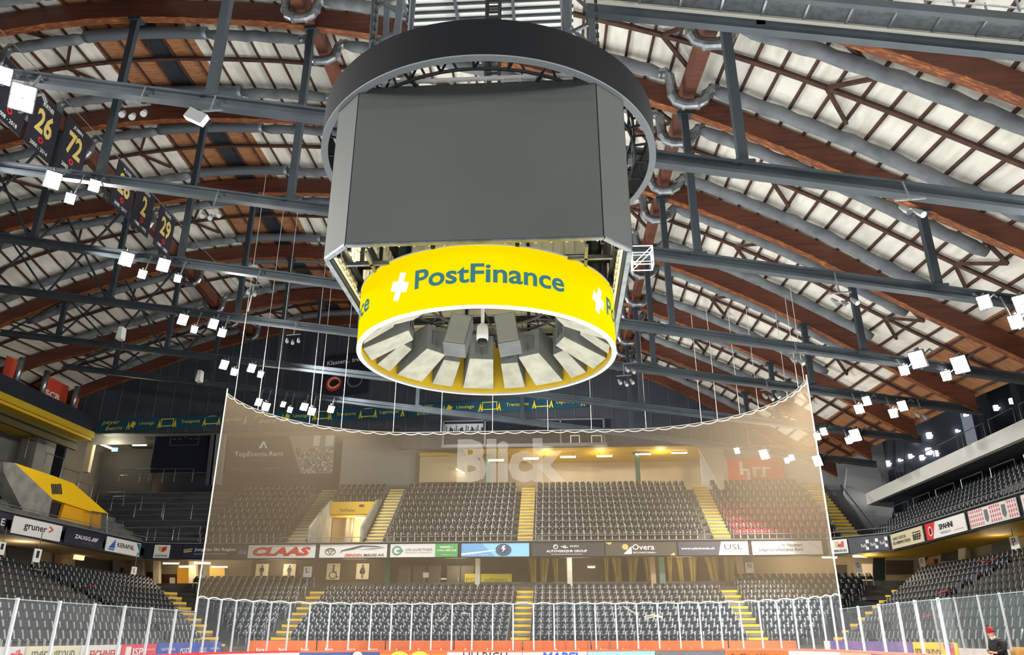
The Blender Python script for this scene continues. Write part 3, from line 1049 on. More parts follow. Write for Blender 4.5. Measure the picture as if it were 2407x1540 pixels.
# concourse floor and walls under the upper tier
mb = MB()
mb.box((MID, 58.4, 4.2), (58, 3.2, 0.2))
struct(mb, 'floor_concourse', DCONC)
mb = MB()
mb.box((MID, 59.1, 7.45), (50, 6.2, 0.5))
struct(mb, 'ceiling_concourse', mat('concourse_soffit', '#b9ab90', 0.8))
mb = MB()
mb.box((-33.2, 38, 7.3), (7.2, 40, 0.5))
struct(mb, 'ceiling_concourse_left', mat('concourse_soffit_left', '#c0ab85', 0.8))
mb = MB()
mb.box((24.7, 38, 7.2), (6.2, 42, 0.4))
struct(mb, 'ceiling_concourse_right', DYELLOW)
panel('wall_lounge', -19.5, 14, 59.6, 4.5, 7.4, mat('lounge_wall_dark', '#3a332b', 0.6, 0, '#453d33', 2), 0.2)
panel('wall_lounge_left', -34, -19.5, 60.4, 4.5, 7.4, mat('lounge_wall_cream', '#a5957a', 0.8), 0.2)
panel('wall_lounge_right', 14, 29, 60.4, 4.5, 7.4, mat('lounge_wall_cream_right', '#a99a7f', 0.8), 0.2)
mb = MB()
mb.box((-34.9, 38, 6), (0.2, 44, 3.2))
struct(mb, 'wall_left', mat('left_concourse_wall', '#a3937a', 0.8, 0, '#8f8069', 0.5))
mb = MB()
mb.box((26.6, 38, 5.9), (0.2, 44, 3.2))
struct(mb, 'wall_right', mat('right_concourse_wall', '#a3967e', 0.8, 0, '#918570', 0.5))
mb = MB()
mb.box((-44.5, 32, 12), (0.3, 62, 24))
struct(mb, 'wall_left_outer', mat('outer_wall_grey', '#7a7c79', 0.85, 0, '#6a6c69', 0.4))
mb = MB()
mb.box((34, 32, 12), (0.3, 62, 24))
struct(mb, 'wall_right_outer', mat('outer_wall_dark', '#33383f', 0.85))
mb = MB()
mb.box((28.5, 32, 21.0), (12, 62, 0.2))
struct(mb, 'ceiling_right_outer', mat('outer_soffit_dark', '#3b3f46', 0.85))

# corner fillers behind mitred stands
for nm, sx in (('left', -1), ('right', 1)):
    mb = MB()
    x0 = -31 if sx < 0 else 24.2
    mb.box((x0, 57, 4.0), (9, 6, 0.2))
    struct(mb, f'floor_corner_{nm}', DCONC)

# fascia round the upper tier
FZ0, FZ1 = 6.82, 7.9
FASC = [(-29.6, 30.0), (-29.6, 54.8), (-26.0, 55.7), (18.2, 55.3), (21.4, 52.2), (21.6, 26)]
mb = MB()
for a, b in zip(FASC[:-1], FASC[1:]):
    u = (Vector((b[0], b[1], 0)) - Vector((a[0], a[1], 0)))
    n = Vector((u.y, -u.x, 0)).normalized()
    if n.y > 0.2 or (abs(n.y) < 0.2 and n.x * (1 if a[0] < 0 else -1) < 0):
        n = -n
    p, q = Vector((*a, FZ0)), Vector((*b, FZ0))
    mb.prism([p, q, q + Vector((0, 0, FZ1 - FZ0)), p + Vector((0, 0, FZ1 - FZ0))], -n * 0.3)
struct(mb, 'trim_fascia', mat('fascia_dark', '#161b26', 0.5))
mb = MB()
for a, b in zip(FASC[:-1], FASC[1:]):
    mb.beam((a[0], a[1], FZ1 + 0.03), (b[0], b[1], FZ1 + 0.03), 0.34, 0.06)
    mb.tube([(a[0], a[1], FZ1 + 0.4), (b[0], b[1], FZ1 + 0.4)], 0.025, 6)
struct(mb, 'trim_fascia_rail', GREYP)

# lounge: columns, curtains, glazing under the end fascia
for i, (px_, m, w, lab) in enumerate(((910, GREEN, 0.36, 'green steel column in front of the lounge, left of the grey doors'), (1123, OFFW, 0.34, 'pale column beside the yellow lounge sheets'),
                                      (1339, OFFW, 0.36, 'pale column between two curtained lounge bays'), (1535, mat('salmon_column', '#c9a98c', 0.7), 0.34, 'salmon column right of the middle lounge curtains'),
                                      (1556, mat('sage_column', '#6f8f7c', 0.6), 0.4, 'sage green column beside the salmon column of the lounge'),
                                      (1742, mat('rose_column', '#b99c86', 0.7), 0.4, 'rose beige column left of the N sign'))):
    b = at(px_, 1350, Y=57.6)
    mb = MB()
    mb.box((b.x, 57.6, 6.0), (w, w, 2.4))
    mb.box((b.x, 57.6, 4.95), (w + 0.12, w + 0.12, 0.2))
    tag(mb.build('lounge_column', m), lab, 'column')
CURT = mat('olive_curtain', '#b5a261', 0.85, 0, '#8f7f45', 4, stretch=(8, 1, 0.2))
n = 0
for (x0, x1) in ((1240, 1262), (1268, 1292), (1296, 1312), (1420, 1432), (1436, 1462), (1474, 1502), (1510, 1530), (1567, 1580), (1588, 1606), (1618, 1640), (1655, 1690), (1698, 1732)):
    n += 1
    a, b = at(x0, 1318, Y=59.2), at(x1, 1318, Y=59.2)
    lo = at(x0, 1390, Y=59.2).z
    zt_ = 7.15
    mb = MB()
    N = 14
    vs = []
    lean = 0.35 if n % 2 else -0.35
    for j in range(6):
        z = zt_ + (lo - zt_) * j / 5
        pinch = 1 - 0.55 * (j / 5) ** 0.7
        for i in range(N + 1):
            f = (i / N - 0.5) * pinch + 0.5 + lean * (j / 5) * 0.5
            vs.append((a.x + (b.x - a.x) * f, 59.2 + 0.07 * math.sin(i * 2.1) * (1 if i % 2 else -1), z))
    mb.add(vs, [(j * (N + 1) + i, j * (N + 1) + i + 1, (j + 1) * (N + 1) + i + 1, (j + 1) * (N + 1) + i) for j in range(5) for i in range(N)])
    o = mb.build('curtain', CURT, None, True)
    sm = o.modifiers.new('cloth', 'SOLIDIFY')
    sm.thickness = 0.03
    tag(o, f'olive curtain gathered in the lounge window, {nth(n)} of the curtains from the left', 'curtain', 'curtains of the lounge')
t = thing('glass_partition', 'grey glazed doors of the lounge right of the green column', 'doors', tuple(at(1000, 1370, Y=58.9)))
for x0 in (935, 970, 1005, 1050, 1083):
    a, b = at(x0, 1375, Y=58.9), at(x0 + 32, 1330, Y=58.9)
    lf = MB().box(((a.x + b.x) / 2, 58.9, (a.z + b.z) / 2), (b.x - a.x, 0.06, b.z - a.z)).build('door_leaf', mat('grey_door_leaf', '#5d574c', 0.4), t)
    MB().box((b.x - 0.12, 58.84, 5.6), (0.05, 0.05, 0.3)).build('handle', GALV, lf)
for x0, lab in ((1001, 'small white notice on the left lounge door'), (1043, 'small white notice on the lounge wall low down')):
    b = at(x0, 1352 if x0 == 1001 else 1361, Y=58.8)
    sg = MB().box((b.x, 58.8, b.z), (0.42 if x0 == 1001 else 0.4, 0.02, 0.36 if x0 == 1001 else 0.1)).build('notice', WHITE)
    tag(sg, lab, 'notice')
for x0, x1, txt, lab in ((1092, 1124, 'PO', 'yellow sheet with faint lettering on the lounge glass, left of the pale column'), (1130, 1203, 'ostFinance', 'long yellow sheet with faint lettering on the lounge glass')):
    a, b = at(x0, 1380, Y=58.7), at(x1, 1349, Y=58.7)
    sign('window_sheet', lab, 'sheet', (a.x, 58.7), (b.x, 58.7), a.z, b.z, mat('yellow_sheet', '#d9cc3c', 0.7), [('t', txt, 0.1, 0.4, 0.75, 0.3, mat('grey_green_print', '#7a8040', 0.6))], 0.03)
tube_light(at(1390, 1334, Y=58.6), 0.5, 'small lit lamp in the lounge bay left of the middle curtains', None)

# galleries: left yellow edged, right white edged
mb = MB()
mb.prism([(-39, 24, 17.7), (-39, 61, 17.7), (-39, 61, 18.9), (-39, 24, 18.9)], (-0.4, 0, 0))
struct(mb, 'trim_gallery_left', mat('gallery_navy', '#1c222c', 0.6))
mb = MB()
mb.prism([(-39.0, 24, 17.2), (-39.0, 61, 17.2), (-39.0, 61, 17.7), (-39.0, 24, 17.7)], (-0.4, 0, 0))
struct(mb, 'trim_gallery_band', mat('gallery_yellow_band', '#b99a1c', 0.6))
mb = MB()
mb.box((-42, 42.5, 17.1), (5.6, 37, 0.2))
struct(mb, 'floor_gallery_left', DYELLOW)
mb = MB()
mb.box((-40.4, 42.5, 16.4), (0.25, 37, 0.45))
mb.box((-40.4, 42.5, 16.9), (0.2, 37, 0.2), None)
struct(mb, 'trim_gallery_beam', mat('gallery_olive_beam', '#4a4220', 0.7))
for i, (y0, y1) in enumerate(((30, 46.2), (52.8, 53.6), (58.4, 60.8))):
    mb = MB()
    mb.box((-42.2, (y0 + y1) / 2, 14.6), (0.4, y1 - y0, 5))
    struct(mb, 'wall_gallery_pier', mat('pale_pier', '#8c8a82', 0.85))
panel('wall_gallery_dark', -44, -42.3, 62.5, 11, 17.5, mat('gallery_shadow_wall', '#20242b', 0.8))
mb = MB()
mb.prism([(24, 20, 11.25), (24, 63, 11.25), (24, 63, 12.12), (24, 20, 12.12)], (0.35, 0, 0))
struct(mb, 'trim_gallery_right', mat('gallery_white', '#c9cac4', 0.7))
mb = MB()
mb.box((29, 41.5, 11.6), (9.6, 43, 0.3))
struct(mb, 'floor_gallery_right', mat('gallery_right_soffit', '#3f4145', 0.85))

# ------------------------------------------------------------------ signs
def hit(poly, px, py):
    """plan point where the sight line through (px, py) meets the plan polyline"""
    d = raydir(px, py)
    best = None
    for a, b in zip(poly[:-1], poly[1:]):
        ax, ay, bx, by = a[0], a[1], b[0], b[1]
        det = d.x * (ay - by) - d.y * (ax - bx)
        if abs(det) < 1e-9:
            continue
        t = (ax * (ay - by) - ay * (ax - bx)) / det
        s_ = (d.x * ay - d.y * ax) / det
        if t > 0 and -0.02 <= s_ <= 1.02 and (best is None or t < best[0]):
            best = (t, Vector((d.x * t, d.y * t)))
    return best[1] if best else None


def along(poly, x0, x1, py, off):
    p, q = hit(poly, x0, py), hit(poly, x1, py)
    u = (q - p).normalized()
    n = Vector((u.y, -u.x)) * off
    return p + n, q + n


T_ = lambda *a: ('t',) + a
P = lambda pts, m: ('p', pts, m)
BK, WH = BLACK, WHITE
SIGNW = mat('white_sign', '#d9dad8', 0.5)
SIGNB = mat('dark_blue_sign', '#141c30', 0.5)
FS = [
    (-70, 20, 1190, mat('plum_sign', '#2a2138', 0.5), [T_('E', .86, .3, .1, .4, WH)], 'dark plum fascia sign cut by the left edge of the picture', 'E'),
    (23, 143, 1245, SIGNW, [T_('gruner', .22, .25, .46, .42, BK, .012), P([(.72, .78), (.74, .84), (.82, .62), (.74, .42), (.72, .48), (.785, .62)], RED)], 'white fascia sign with black lower-case word and red angle bracket', 0),
    (147, 241, 1270, SIGNB, [T_('ZAUGG', .24, .42, .4, .26, WH, .02), P([(.66, .42), (.69, .42), (.75, .68), (.72, .68)], WH), P([(.71, .42), (.74, .42), (.80, .68), (.77, .68)], WH), P([(.76, .42), (.79, .42), (.85, .68), (.82, .68)], WH), T_('BAUT + BEWEGT', .45, .2, .3, .09, GREYP)], 'dark navy fascia sign with white capitals and three white slashes', 0),
    (244, 327, 1292, SIGNW, [P([(.08, .25), (.24, .9), (.25, .25)], BLUE), P([(.06, .2), (.26, .2), (.22, .1), (.1, .1)], BLUE), T_('KERAPAL', .31, .4, .5, .32, DGREY, .01), P([(.88, .95), (1, .95), (1, .2), (.96, .05), (.94, .12), (.97, .45)], GREENP), P([(.86, .95), (.92, .95), (.99, .5), (.97, .42)], BLUE)], 'white fascia sign with a blue sail mark left and green blue corner', 0),
    (361, 398, 1305, SIGNW, [P([(.28, .9), (.5, .82), (.5, .42), (.28, .6)], GOLD), P([(.5, .82), (.78, .9), (.78, .6), (.5, .42)], RED), T_('LÜTHI', .14, .1, .72, .17, BK, .02)], 'small square white sign with gold and red folded mark on the navy fascia corner', 0),
    (430, 582, 1300, mat('navy_region_sign', '#1a2848', 0.5), [T_('Jungfrau Ski Region', .18, .5, .64, .3, WH, .01), P([(.02, .42), (.14, .5), (.14, .62), (.02, .54)], GOLD), P([(.01, .58), (.15, .68), (.15, .76), (.01, .68)], GOLD), T_('GRINDELWALD WENGEN MUERREN', .18, .3, .5, .06, WH), P([(.85, .35), (.9, .7), (.93, .5), (.97, .62), (1, .3)], GREYP)], 'navy sign with white ski area lettering and gold flag, half behind the net edge', 0),
    (584, 742, 1297, SIGNW, [T_('CLAAS', .07, .16, .86, .68, RED, .055, .22)], 'white fascia sign with very bold slanted red capitals', 0),
    (752, 910, 1297, SIGNW, [('d', .16, .46, .08, .28, DGREY, .86), ('d', .16, .5, .03, .22, DGREY, .75), ('d', .16, .58, .065, .1, DGREY, .7), P([(.3, .3), (.34, .5), (.5, .62), (.64, .82), (.84, .78), (1, .72), (.84, .86), (.62, .92), (.46, .72), (.33, .56)], DGREY), P([(.55, .6), (.8, .62), (.97, .72), (.8, .68)], DGREY), T_('ZBINDEN', .37, .08, .27, .2, RED, .02, .2), T_('MAUSS AG', .66, .08, .3, .2, BK, .02, .2)], 'white fascia sign with a car outline, an oval emblem, red and black slanted capitals', 0),
    (918, 1076, 1297, SIGNW, [('d', .1, .5, .075, .36, mat('teal_print', '#3d8f7a', 0.5), .66), P([(.1, .42), (.19, .42), (.19, .56), (.1, .56)], mat('teal_print', '#3d8f7a', 0.5)), T_('DR.GURTNER', .23, .46, .4, .2, GREYP), T_('PERSONAL & TREUHAND', .23, .3, .38, .07, GREYP), P(R(.67, 0, 1, 1), GREENP), T_('IMMER I', .74, .66, .18, .16, WH, .01), T_('CHRÄ MECCHI', .69, .42, .29, .18, WH, .01), T_('www.gurtner.ch', .76, .12, .18, .07, WH)], 'white fascia sign with a green ring letter and a green right third', 0),
    (1085, 1244, 1295, LBLUE, [P([(0, 0), (.5, 0), (.3, 1), (0, 1)], mat('sky_print', '#5e98c9', 0.5)), P([(0, .25), (.6, .55), (.6, .5), (0, .1)], WH), ('d', .62, .5, .115, .46, mat('puck_print', '#31435e', 0.4)), ('d', .62, .5, .095, .38, mat('puck_inner_print', '#4a607c', 0.4), .8), P([(.61, .8), (.65, .84), (.63, .62), (.66, .62), (.6, .3), (.62, .55), (.59, .55)], WH), T_('so isch hockey', .1, .08, .3, .1, WH)], 'light blue fascia sign with a dark round puck and white streaks', 0),
    (1250, 1421, 1293, DGREY, [('d', .33, .7, .033, .17, WH, .7), P([(.3, .7), (.33, .7), (.33, .84), (.31, .8)], LBLUE), P([(.4, .74), (.5, .66), (.5, .62), (.45, .62), (.4, .7)], WH), ('d', .455, .7, .02, .12, WH, .7), T_('BMW SERVICE', .53, .66, .12, .14, WH), T_('AUTOVERKEHR GROUP', .2, .28, .56, .18, WH, .02), T_('IHR VERTRAUTER PARTNER IN DER REGION', .27, .1, .42, .07, WH)], 'charcoal fascia sign with a small round emblem, a winged emblem and wide white capitals', 0),
    (1423, 1590, 1290, mat('grey_brown_print', '#45423c', 0.5), [P([(.0, 1), (.1, 1), (.06, .8)], GOLD), P([(.9, 0), (.98, 0), (.96, .22)], GOLD), ('d', .28, .65, .045, .22, GOLD), P([(.25, .12), (.37, .72), (.37, .12)], WH), T_('Overa', .38, .42, .31, .42, WH, .01), T_('BETONRÜCKBAU', .39, .16, .31, .14, WH, .01)], 'dark brown grey fascia sign with a gold disc, white triangle and gold corners', 0),
    (1594, 1758, 1288, mat('slate_blue_print', '#3c4152', 0.5), [T_('www.uslschweiz.ch', .04, .42, .48, .17, WH, .015), P([(.57, 0), (1, 0), (1, 1), (.62, 1)], SIGNW), T_('USL', .66, .4, .26, .38, DGREY), T_('REINIGUNG UND HAUSWARTUNG', .66, .24, .26, .06, DGREY)], 'slate blue fascia sign with web address and a white slanted right half', 0),
    (1767, 1932, 1288, SIGNW, [T_('Ihr Hauswart', .42, .58, .3, .28, DGREY, .004, .2), T_('Liegenschaftsdienst Bern', .1, .18, .62, .34, DGREY, .004, .2), T_('ld-bern.ch', .02, .1, .02, .8, RED), P([(.8, .85), (.86, .9), (.92, .6), (.98, .5), (.97, .3), (.9, .55), (.84, .6)], OFFW)], 'white fascia sign with slanted grey handwriting style lettering, at the net end', 0),
    (1954, 1994, 1285, SIGNW, [P(R(.28, .42, .5, .85), GOLD), P(R(.5, .42, .64, .7), RED), P(R(.64, .42, .78, .85), RED), P(R(.42, .5, .56, .62), DGREY), T_('HERZOG', .1, .1, .8, .18, BK, .02)], 'small square white sign with gold and red blocks on the right fascia corner', 0),
    (2022, 2091, 1277, NAVY, [T_('Radio', .04, .3, .2, .24, WH, .01), T_('Radio', .37, .35, .2, .24, WH, .01), T_('Radio', .7, .4, .2, .24, WH, .01), P(R(.2, .1, .3, .3), WH), P(R(.22, .55, .33, .8), WH), P(R(.53, .14, .63, .36), WH), P(R(.55, .6, .66, .84), WH), P(R(.86, .2, .96, .42), WH), P(R(.88, .64, .98, .9), WH)], 'navy fascia sign with one white word three times in a row', 0),
    (2094, 2172, 1250, mat('cream_sign', '#c9c2a4', 0.5), [T_('OHNE FLEISCHI', .06, .55, .42, .2, BK, .01), T_('KEI HEIMSPIELSTEILEN', .06, .25, .55, .2, BK, .01), T_('BEEF', .7, .22, .24, .38, BK, .03), P(R(.7, .68, .94, .74), BK)], 'cream fascia sign with black stencil capitals on the right side', 0),
    (2176, 2274, 1230, SIGNW, [P([(0, 0), (.16, 0), (.27, 1), (0, 1)], RED), ('d', .12, .5, .055, .3, WH, .78), P([(.1, .6), (.15, .74), (.13, .52), (.15, .36), (.09, .26), (.11, .48)], BK), T_('SPAHNI', .36, .42, .34, .34, BK, .025), T_('METZGEREI AG', .38, .16, .25, .14, GREYP), T_('spahni.ch', .72, .16, .22, .08, RED)], 'white fascia sign with black capitals and a red slanted left end', 0),
]
FSEG = [(-29.6, 24.0)] + FASC[1:-1] + [(21.6, 22)]
for x0, x1, py, bgm, items, lab, _ in FS:
    p, q = along(FSEG, x0, x1, py, 0.08)
    sign('fascia_sign', 'advertising board: ' + lab if len(lab.split()) < 13 else lab, 'sign', p, q, FZ0 + 0.08, FZ1 - 0.1, bgm, items, 0.05, 'advertising boards on the upper tier fascia')
dots = []
for r in range(4):
    for c in range(22):
        if 6 < c < 10 or 14 < c < 18:
            continue
        dots.append(P(R(.02 + c * .045, .08 + r * .24, .037 + c * .045, .23 + r * .24), PINK))
p, q = along(FSEG, 2278, 2399, 1205, 0.08)
t = sign('fascia_sign', 'white fascia sign covered in rows of small pink dashes with two grey badges', 'sign', p, q, FZ0 + 0.08, FZ1 - 0.1, SIGNW, [], 0.05, 'advertising boards on the upper tier fascia')
mb = MB()
u_ = Vector((q.x - p.x, q.y - p.y, 0))
nn_ = Vector((u_.y, -u_.x, 0)).normalized() * 0.012
o_ = Vector((p.x, p.y, FZ0 + 0.08)) + nn_
for it in dots:
    mb.add([o_ + u_ * a + Vector((0, 0, 0.9 * b)) for a, b in it[1]], [(0, 1, 2, 3)])
mb.build('dash_print', PINK, t)
mb = MB()
for c in (.385, .745):
    mb.add([o_ + u_ * (c + a) + Vector((0, 0, b)) for a, b in ((-.035, .75), (.035, .75), (.04, .3), (0, .12), (-.04, .3))], [(0, 1, 2, 3, 4)])
mb.build('badge_print', GREYP, t)
p, q = along(FSEG, 2403, 2470, 1170, 0.08)
sign('fascia_sign', 'white fascia sign just entering at the right edge of the picture', 'sign', p, q, FZ0 + 0.08, FZ1 - 0.1, SIGNW, [P(R(.1, .2, .2, .8), RED)], 0.05, 'advertising boards on the upper tier fascia')

# block letters and pictograms
for x0, x1, y0, y1, ch, pl, lab in ((-8, 9, 1303, 1272, 'I', ('X', -29.0), 'white block sign with letter I cut by the left picture edge'),
                                   (75, 92, 1326, 1288, 'I', ('X', -28.6), 'white hanging block sign with letter I under the plain white fascia board'),
                                   (307, 319, 1356, 1331, 'K', ('X', -29.0), 'white block sign with letter K at the end of the left concourse wall'),
                                   (466, 481, 1361, 1337, 'K', ('Y', 57.2), 'white block sign with letter K just left of the net edge'),
                                   (712, 731, 1357, 1332, 'L', ('Y', 57.0), 'white block sign with letter L above the stairs behind the net'),
                                   (1754, 1773, 1347, 1322, 'N', ('Y', 57.0), 'white block sign with letter N above the right stairs behind the net'),
                                   (2011, 2028, 1346, 1320, 'O', ('Y', 57.0), 'white block sign with letter O beside the bright right doorway'),
                                   (2163, 2177, 1336, 1312, 'O', ('X', 26.2), 'white sign with letter O on the right concourse wall above the seats'),
                                   (2380, 2401, 1301, 1261, 'P', ('X', 24.0), 'white hanging block sign with letter P at the right picture edge')):
    kw = {pl[0]: pl[1]}
    a, b = at(x0, y0, **kw), at(x1, y0, **kw)
    z1 = at(x0, y1, **kw).z
    t = sign('block_sign', lab, 'sign', (a.x, a.y), (b.x, b.y), a.z, z1, WH, [T_(ch, .3, .42, .4, .46, BK, .01)], 0.05, 'block letter signs')
    if pl[0] == 'X':
        MB().beam(((a.x + b.x) / 2, (a.y + b.y) / 2, z1), ((a.x + b.x) / 2, (a.y + b.y) / 2, 7.05), 0.03, 0.03).build('hanger', GREYP, t)
SG = mat('cream_pictogram_sign', '#d8ccae', 0.6)
man = [('d', .5, .84, .09, .075, BK), P([(.36, .74), (.64, .74), (.7, .42), (.63, .42), (.6, .6), (.6, .06), (.52, .06), (.52, .4), (.48, .4), (.48, .06), (.4, .06), (.4, .6), (.37, .42), (.3, .42)], BK)]
woman = [('d', .5, .86, .09, .075, BK), P([(.38, .77), (.62, .77), (.74, .42), (.67, .42), (.61, .62), (.7, .34), (.58, .34), (.58, .06), (.52, .06), (.52, .34), (.48, .34), (.48, .06), (.42, .06), (.42, .34), (.3, .34), (.39, .62), (.33, .42), (.26, .42)], BK)]
chair = [('d', .52, .86, .08, .07, BK), P([(.46, .78), (.58, .78), (.58, .5), (.76, .5), (.82, .2), (.9, .2), (.9, .12), (.76, .12), (.7, .42), (.46, .42)], BK), ('d', .5, .28, .3, .24, BK, .8)]
for x0, x1, y0, y1, items, lab in ((599, 628, 1358, 1326, man, 'cream toilet sign with a standing man, leftmost behind the net'), (664, 693, 1358, 1326, man, 'cream toilet sign with a standing man, next to the letter L'),
                                   (766, 797, 1363, 1325, chair, 'cream toilet sign with a wheelchair figure on dark wall'), (836, 866, 1362, 1325, woman, 'cream toilet sign with a standing woman in a skirt')):
    a, b = at(x0, y0, Y=59.0), at(x1, y0, Y=59.0)
    sign('toilet_sign', lab, 'sign', (a.x, 59.0), (b.x, 59.0), a.z, at(x0, y1, Y=59.0).z, SG, items, 0.05, 'toilet signs')
panel('wall_toilets', at(590, 1350, Y=59.2).x, at(905, 1350, Y=59.2).x, 59.15, 4.5, 7.2, mat('dark_brown_wall', '#4d4235', 0.7), 0.2)

# blue removals banner along the gable, three lengths
for i, (x0, yb0, yt0, x1, yb1, lab) in enumerate(((229, 1016, 988, 585, 999, 'left length of the petrol blue banner with lime pictograms under the gable'),
                                                   (590, 999, 970, 955, 982, 'middle length of the petrol blue banner, partly behind the net top'),
                                                   (959, 980, 951, 1381, 957, 'right length of the petrol blue banner under the yellow ring'))):
    a, b = at(x0, yb0, Y=60.92), at(x1, yb1, Y=60.92)
    h = at(x0, yt0, Y=60.92).z - a.z
    car = lambda c: P([(c - .012, .1), (c - .004, .5), (c + .002, .8), (c + .006, .5), (c + .012, .1), (c + .005, .1), (c, .35), (c - .005, .1)], LIME)
    items = [T_('peyer', .02, .52, .12, .34, LIME, 0, .3), T_('bern', .05, .1, .11, .34, LIME, 0, .3), car(.2), P([(.21, .35), (.235, .2), (.25, .6), (.225, .8)], LIME),
             T_('Umzüge', .27, .36, .1, .32, LIME, .005), car(.405), P(R(.415, .2, .42, .85), LIME), P(R(.415, .78, .5, .85), LIME), P(R(.495, .2, .5, .85), LIME), P(R(.415, .2, .5, .27), LIME), car(.51),
             T_('Transporte', .55, .32, .125, .34, LIME, .005), car(.705), P(R(.715, .2, .79, .28), LIME), P([(.72, .8), (.735, .9), (.77, .9), (.785, .8), (.77, .84), (.735, .84)], LIME), car(.8),
             T_('Lagerungen', .83, .32, .12, .34, LIME, .005), car(.975)]
    sign('gable_banner', lab, 'banner', (a.x, 60.92), (b.x, 60.92), a.z, a.z + h, TEALP, items, 0.05, 'petrol banner lengths on the gable', tilt=b.z - a.z)

# dark anniversary banner behind the yellow ring
a, b = at(755, 938, Y=60.7), at(864, 930, Y=60.7)
zt = at(755, 842, Y=60.7).z
sign('anniversary_banner', 'dark banner with white heading, red bear roundel and wreath, left below the yellow ring', 'banner', (a.x, 60.7), (b.x, 60.7), a.z, zt, mat('midnight_banner', '#141a2b', 0.6),
     [T_('Klassen... treffen', .06, .8, .9, .11, WH, .005), ('d', .24, .33, .17, .18, RED), ('d', .24, .35, .13, .14, mat('cream_print', '#c9b98a', 0.6), .72), P([(.14, .34), (.22, .42), (.33, .42), (.37, .33), (.3, .28), (.2, .26)], BK), ('d', .7, .35, .17, .18, GREYP, .82), P([(.6, .56), (.66, .6), (.74, .6), (.8, .56), (.74, .54), (.66, .54)], GREYP)], 0.04, None, None, 0.5)

# big dark event board left behind the net
a, b = at(527, 1116, Y=63.6), at(781, 1110, Y=63.6)
zt = at(527, 1025, Y=63.6).z
t = sign('event_board', 'big dark event board with white lettering and dining hall photo behind the left net', 'sign', (a.x, 63.6), (b.x, 63.6), a.z, zt, mat('board_charcoal', '#3a3836', 0.5),
         [P([(.56, 1), (.71, 0), (1, 0), (1, 1)], mat('print_grey', '#8b8a86', 0.6)), T_('TopEvents.Rent', .07, .42, .46, .16, WH, .006), T_('HOME OF HOSPITALITY', .22, .35, .17, .03, GREYP), T_('Einfach, aber für deinen Anlass gemacht', .06, .12, .46, .06, GREYP),
          P([(.29, .66), (.325, .84), (.34, .84), (.32, .66)], WH), P([(.355, .66), (.325, .84), (.34, .84), (.375, .66)], WH)], 0.06)
mb = MB()
rr = random.Random(3)
for i in range(260):
    v_ = rr.random() * .62
    lo = .71 - .15 * v_ + .02
    u0 = lo + (1 - lo) * rr.random() * .95
    s_ = .012 + .02 * rr.random()
    k = rr.randrange(3)
    o = Vector((a.x + (b.x - a.x) * u0, 63.6 - .04 - .0004 * i % .02, a.z + (zt - a.z) * v_))
    w, h = (b.x - a.x) * s_ * .45, (zt - a.z) * s_ * 1.6
    w = min(w, b.x - o.x)
    mb.add([o, o + Vector((w, 0, 0)), o + Vector((w, 0, h)), o + Vector((0, 0, h))], [(0, 1, 2, 3)], k)
for u0, u1 in ((.8, .86), (.91, .99)):
    mb.add([(a.x + (b.x - a.x) * uu, 63.555, a.z + (zt - a.z) * vv) for uu, vv in R(u0, .7, u1, .98)], [(0, 1, 2, 3)], 0)
mb.build('photo_print', [mat('print_white', '#d8d8d2', 0.6), DGREY, mat('print_brown', '#6a5646', 0.6)], t)

a, b = at(1714, 1140, Y=64.4), at(1845, 1135, Y=64.4)
sign('wall_sign', 'orange red wall sign with white lower-case letters at the right behind the net', 'sign', (a.x, 64.4), (b.x, 64.4), a.z, at(1714, 1078, Y=64.4).z, mat('orange_red_print', '#d9482a', 0.5),
     [P(R(.22, .38, .28, .88), WH), P([(.22, .6), (.4, .6), (.4, .12), (.34, .12), (.34, .52), (.22, .52)], WH), P(R(.45, .3, .51, .66), WH), P(R(.45, .58, .6, .66), WH), P([(.6, .25), (.68, .3), (.68, .58), (.78, .58), (.78, .66), (.62, .66), (.62, .35), (.58, .33)], WH)], 0.05)

# dark info board in the left corner
a, b = at(350, 1113, Y=63.0), at(497, 1108, Y=63.0)
zt = at(350, 1006, Y=63.0).z
t = sign('info_board', 'dark switched-off board with thin white frame lines in the left corner above the terrace', 'board', (a.x, 63.0), (b.x, 63.0), a.z, zt, mat('info_board_navy', '#10182a', 0.4), [], 0.2, None, GREYP)
mb = MB()
for bx in (R(.26, .6, .72, .98), R(.42, .82, .58, .96)):
    for k in range(4):
        c, d = bx[k], bx[(k + 1) % 4]
        f = lambda e: (a.x + (b.x - a.x) * e[0], 62.97, a.z + (zt - a.z) * e[1])
        mb.beam(f(c), f(d), 0.03, 0.03)
for k in range(5):
    mb.box((a.x + (b.x - a.x) * (.32 + .09 * k), 62.97, a.z + (zt - a.z) * (.74 if k != 2 else .78)), (.22, .03, .06))
mb.build('line_print', GREYP, t)

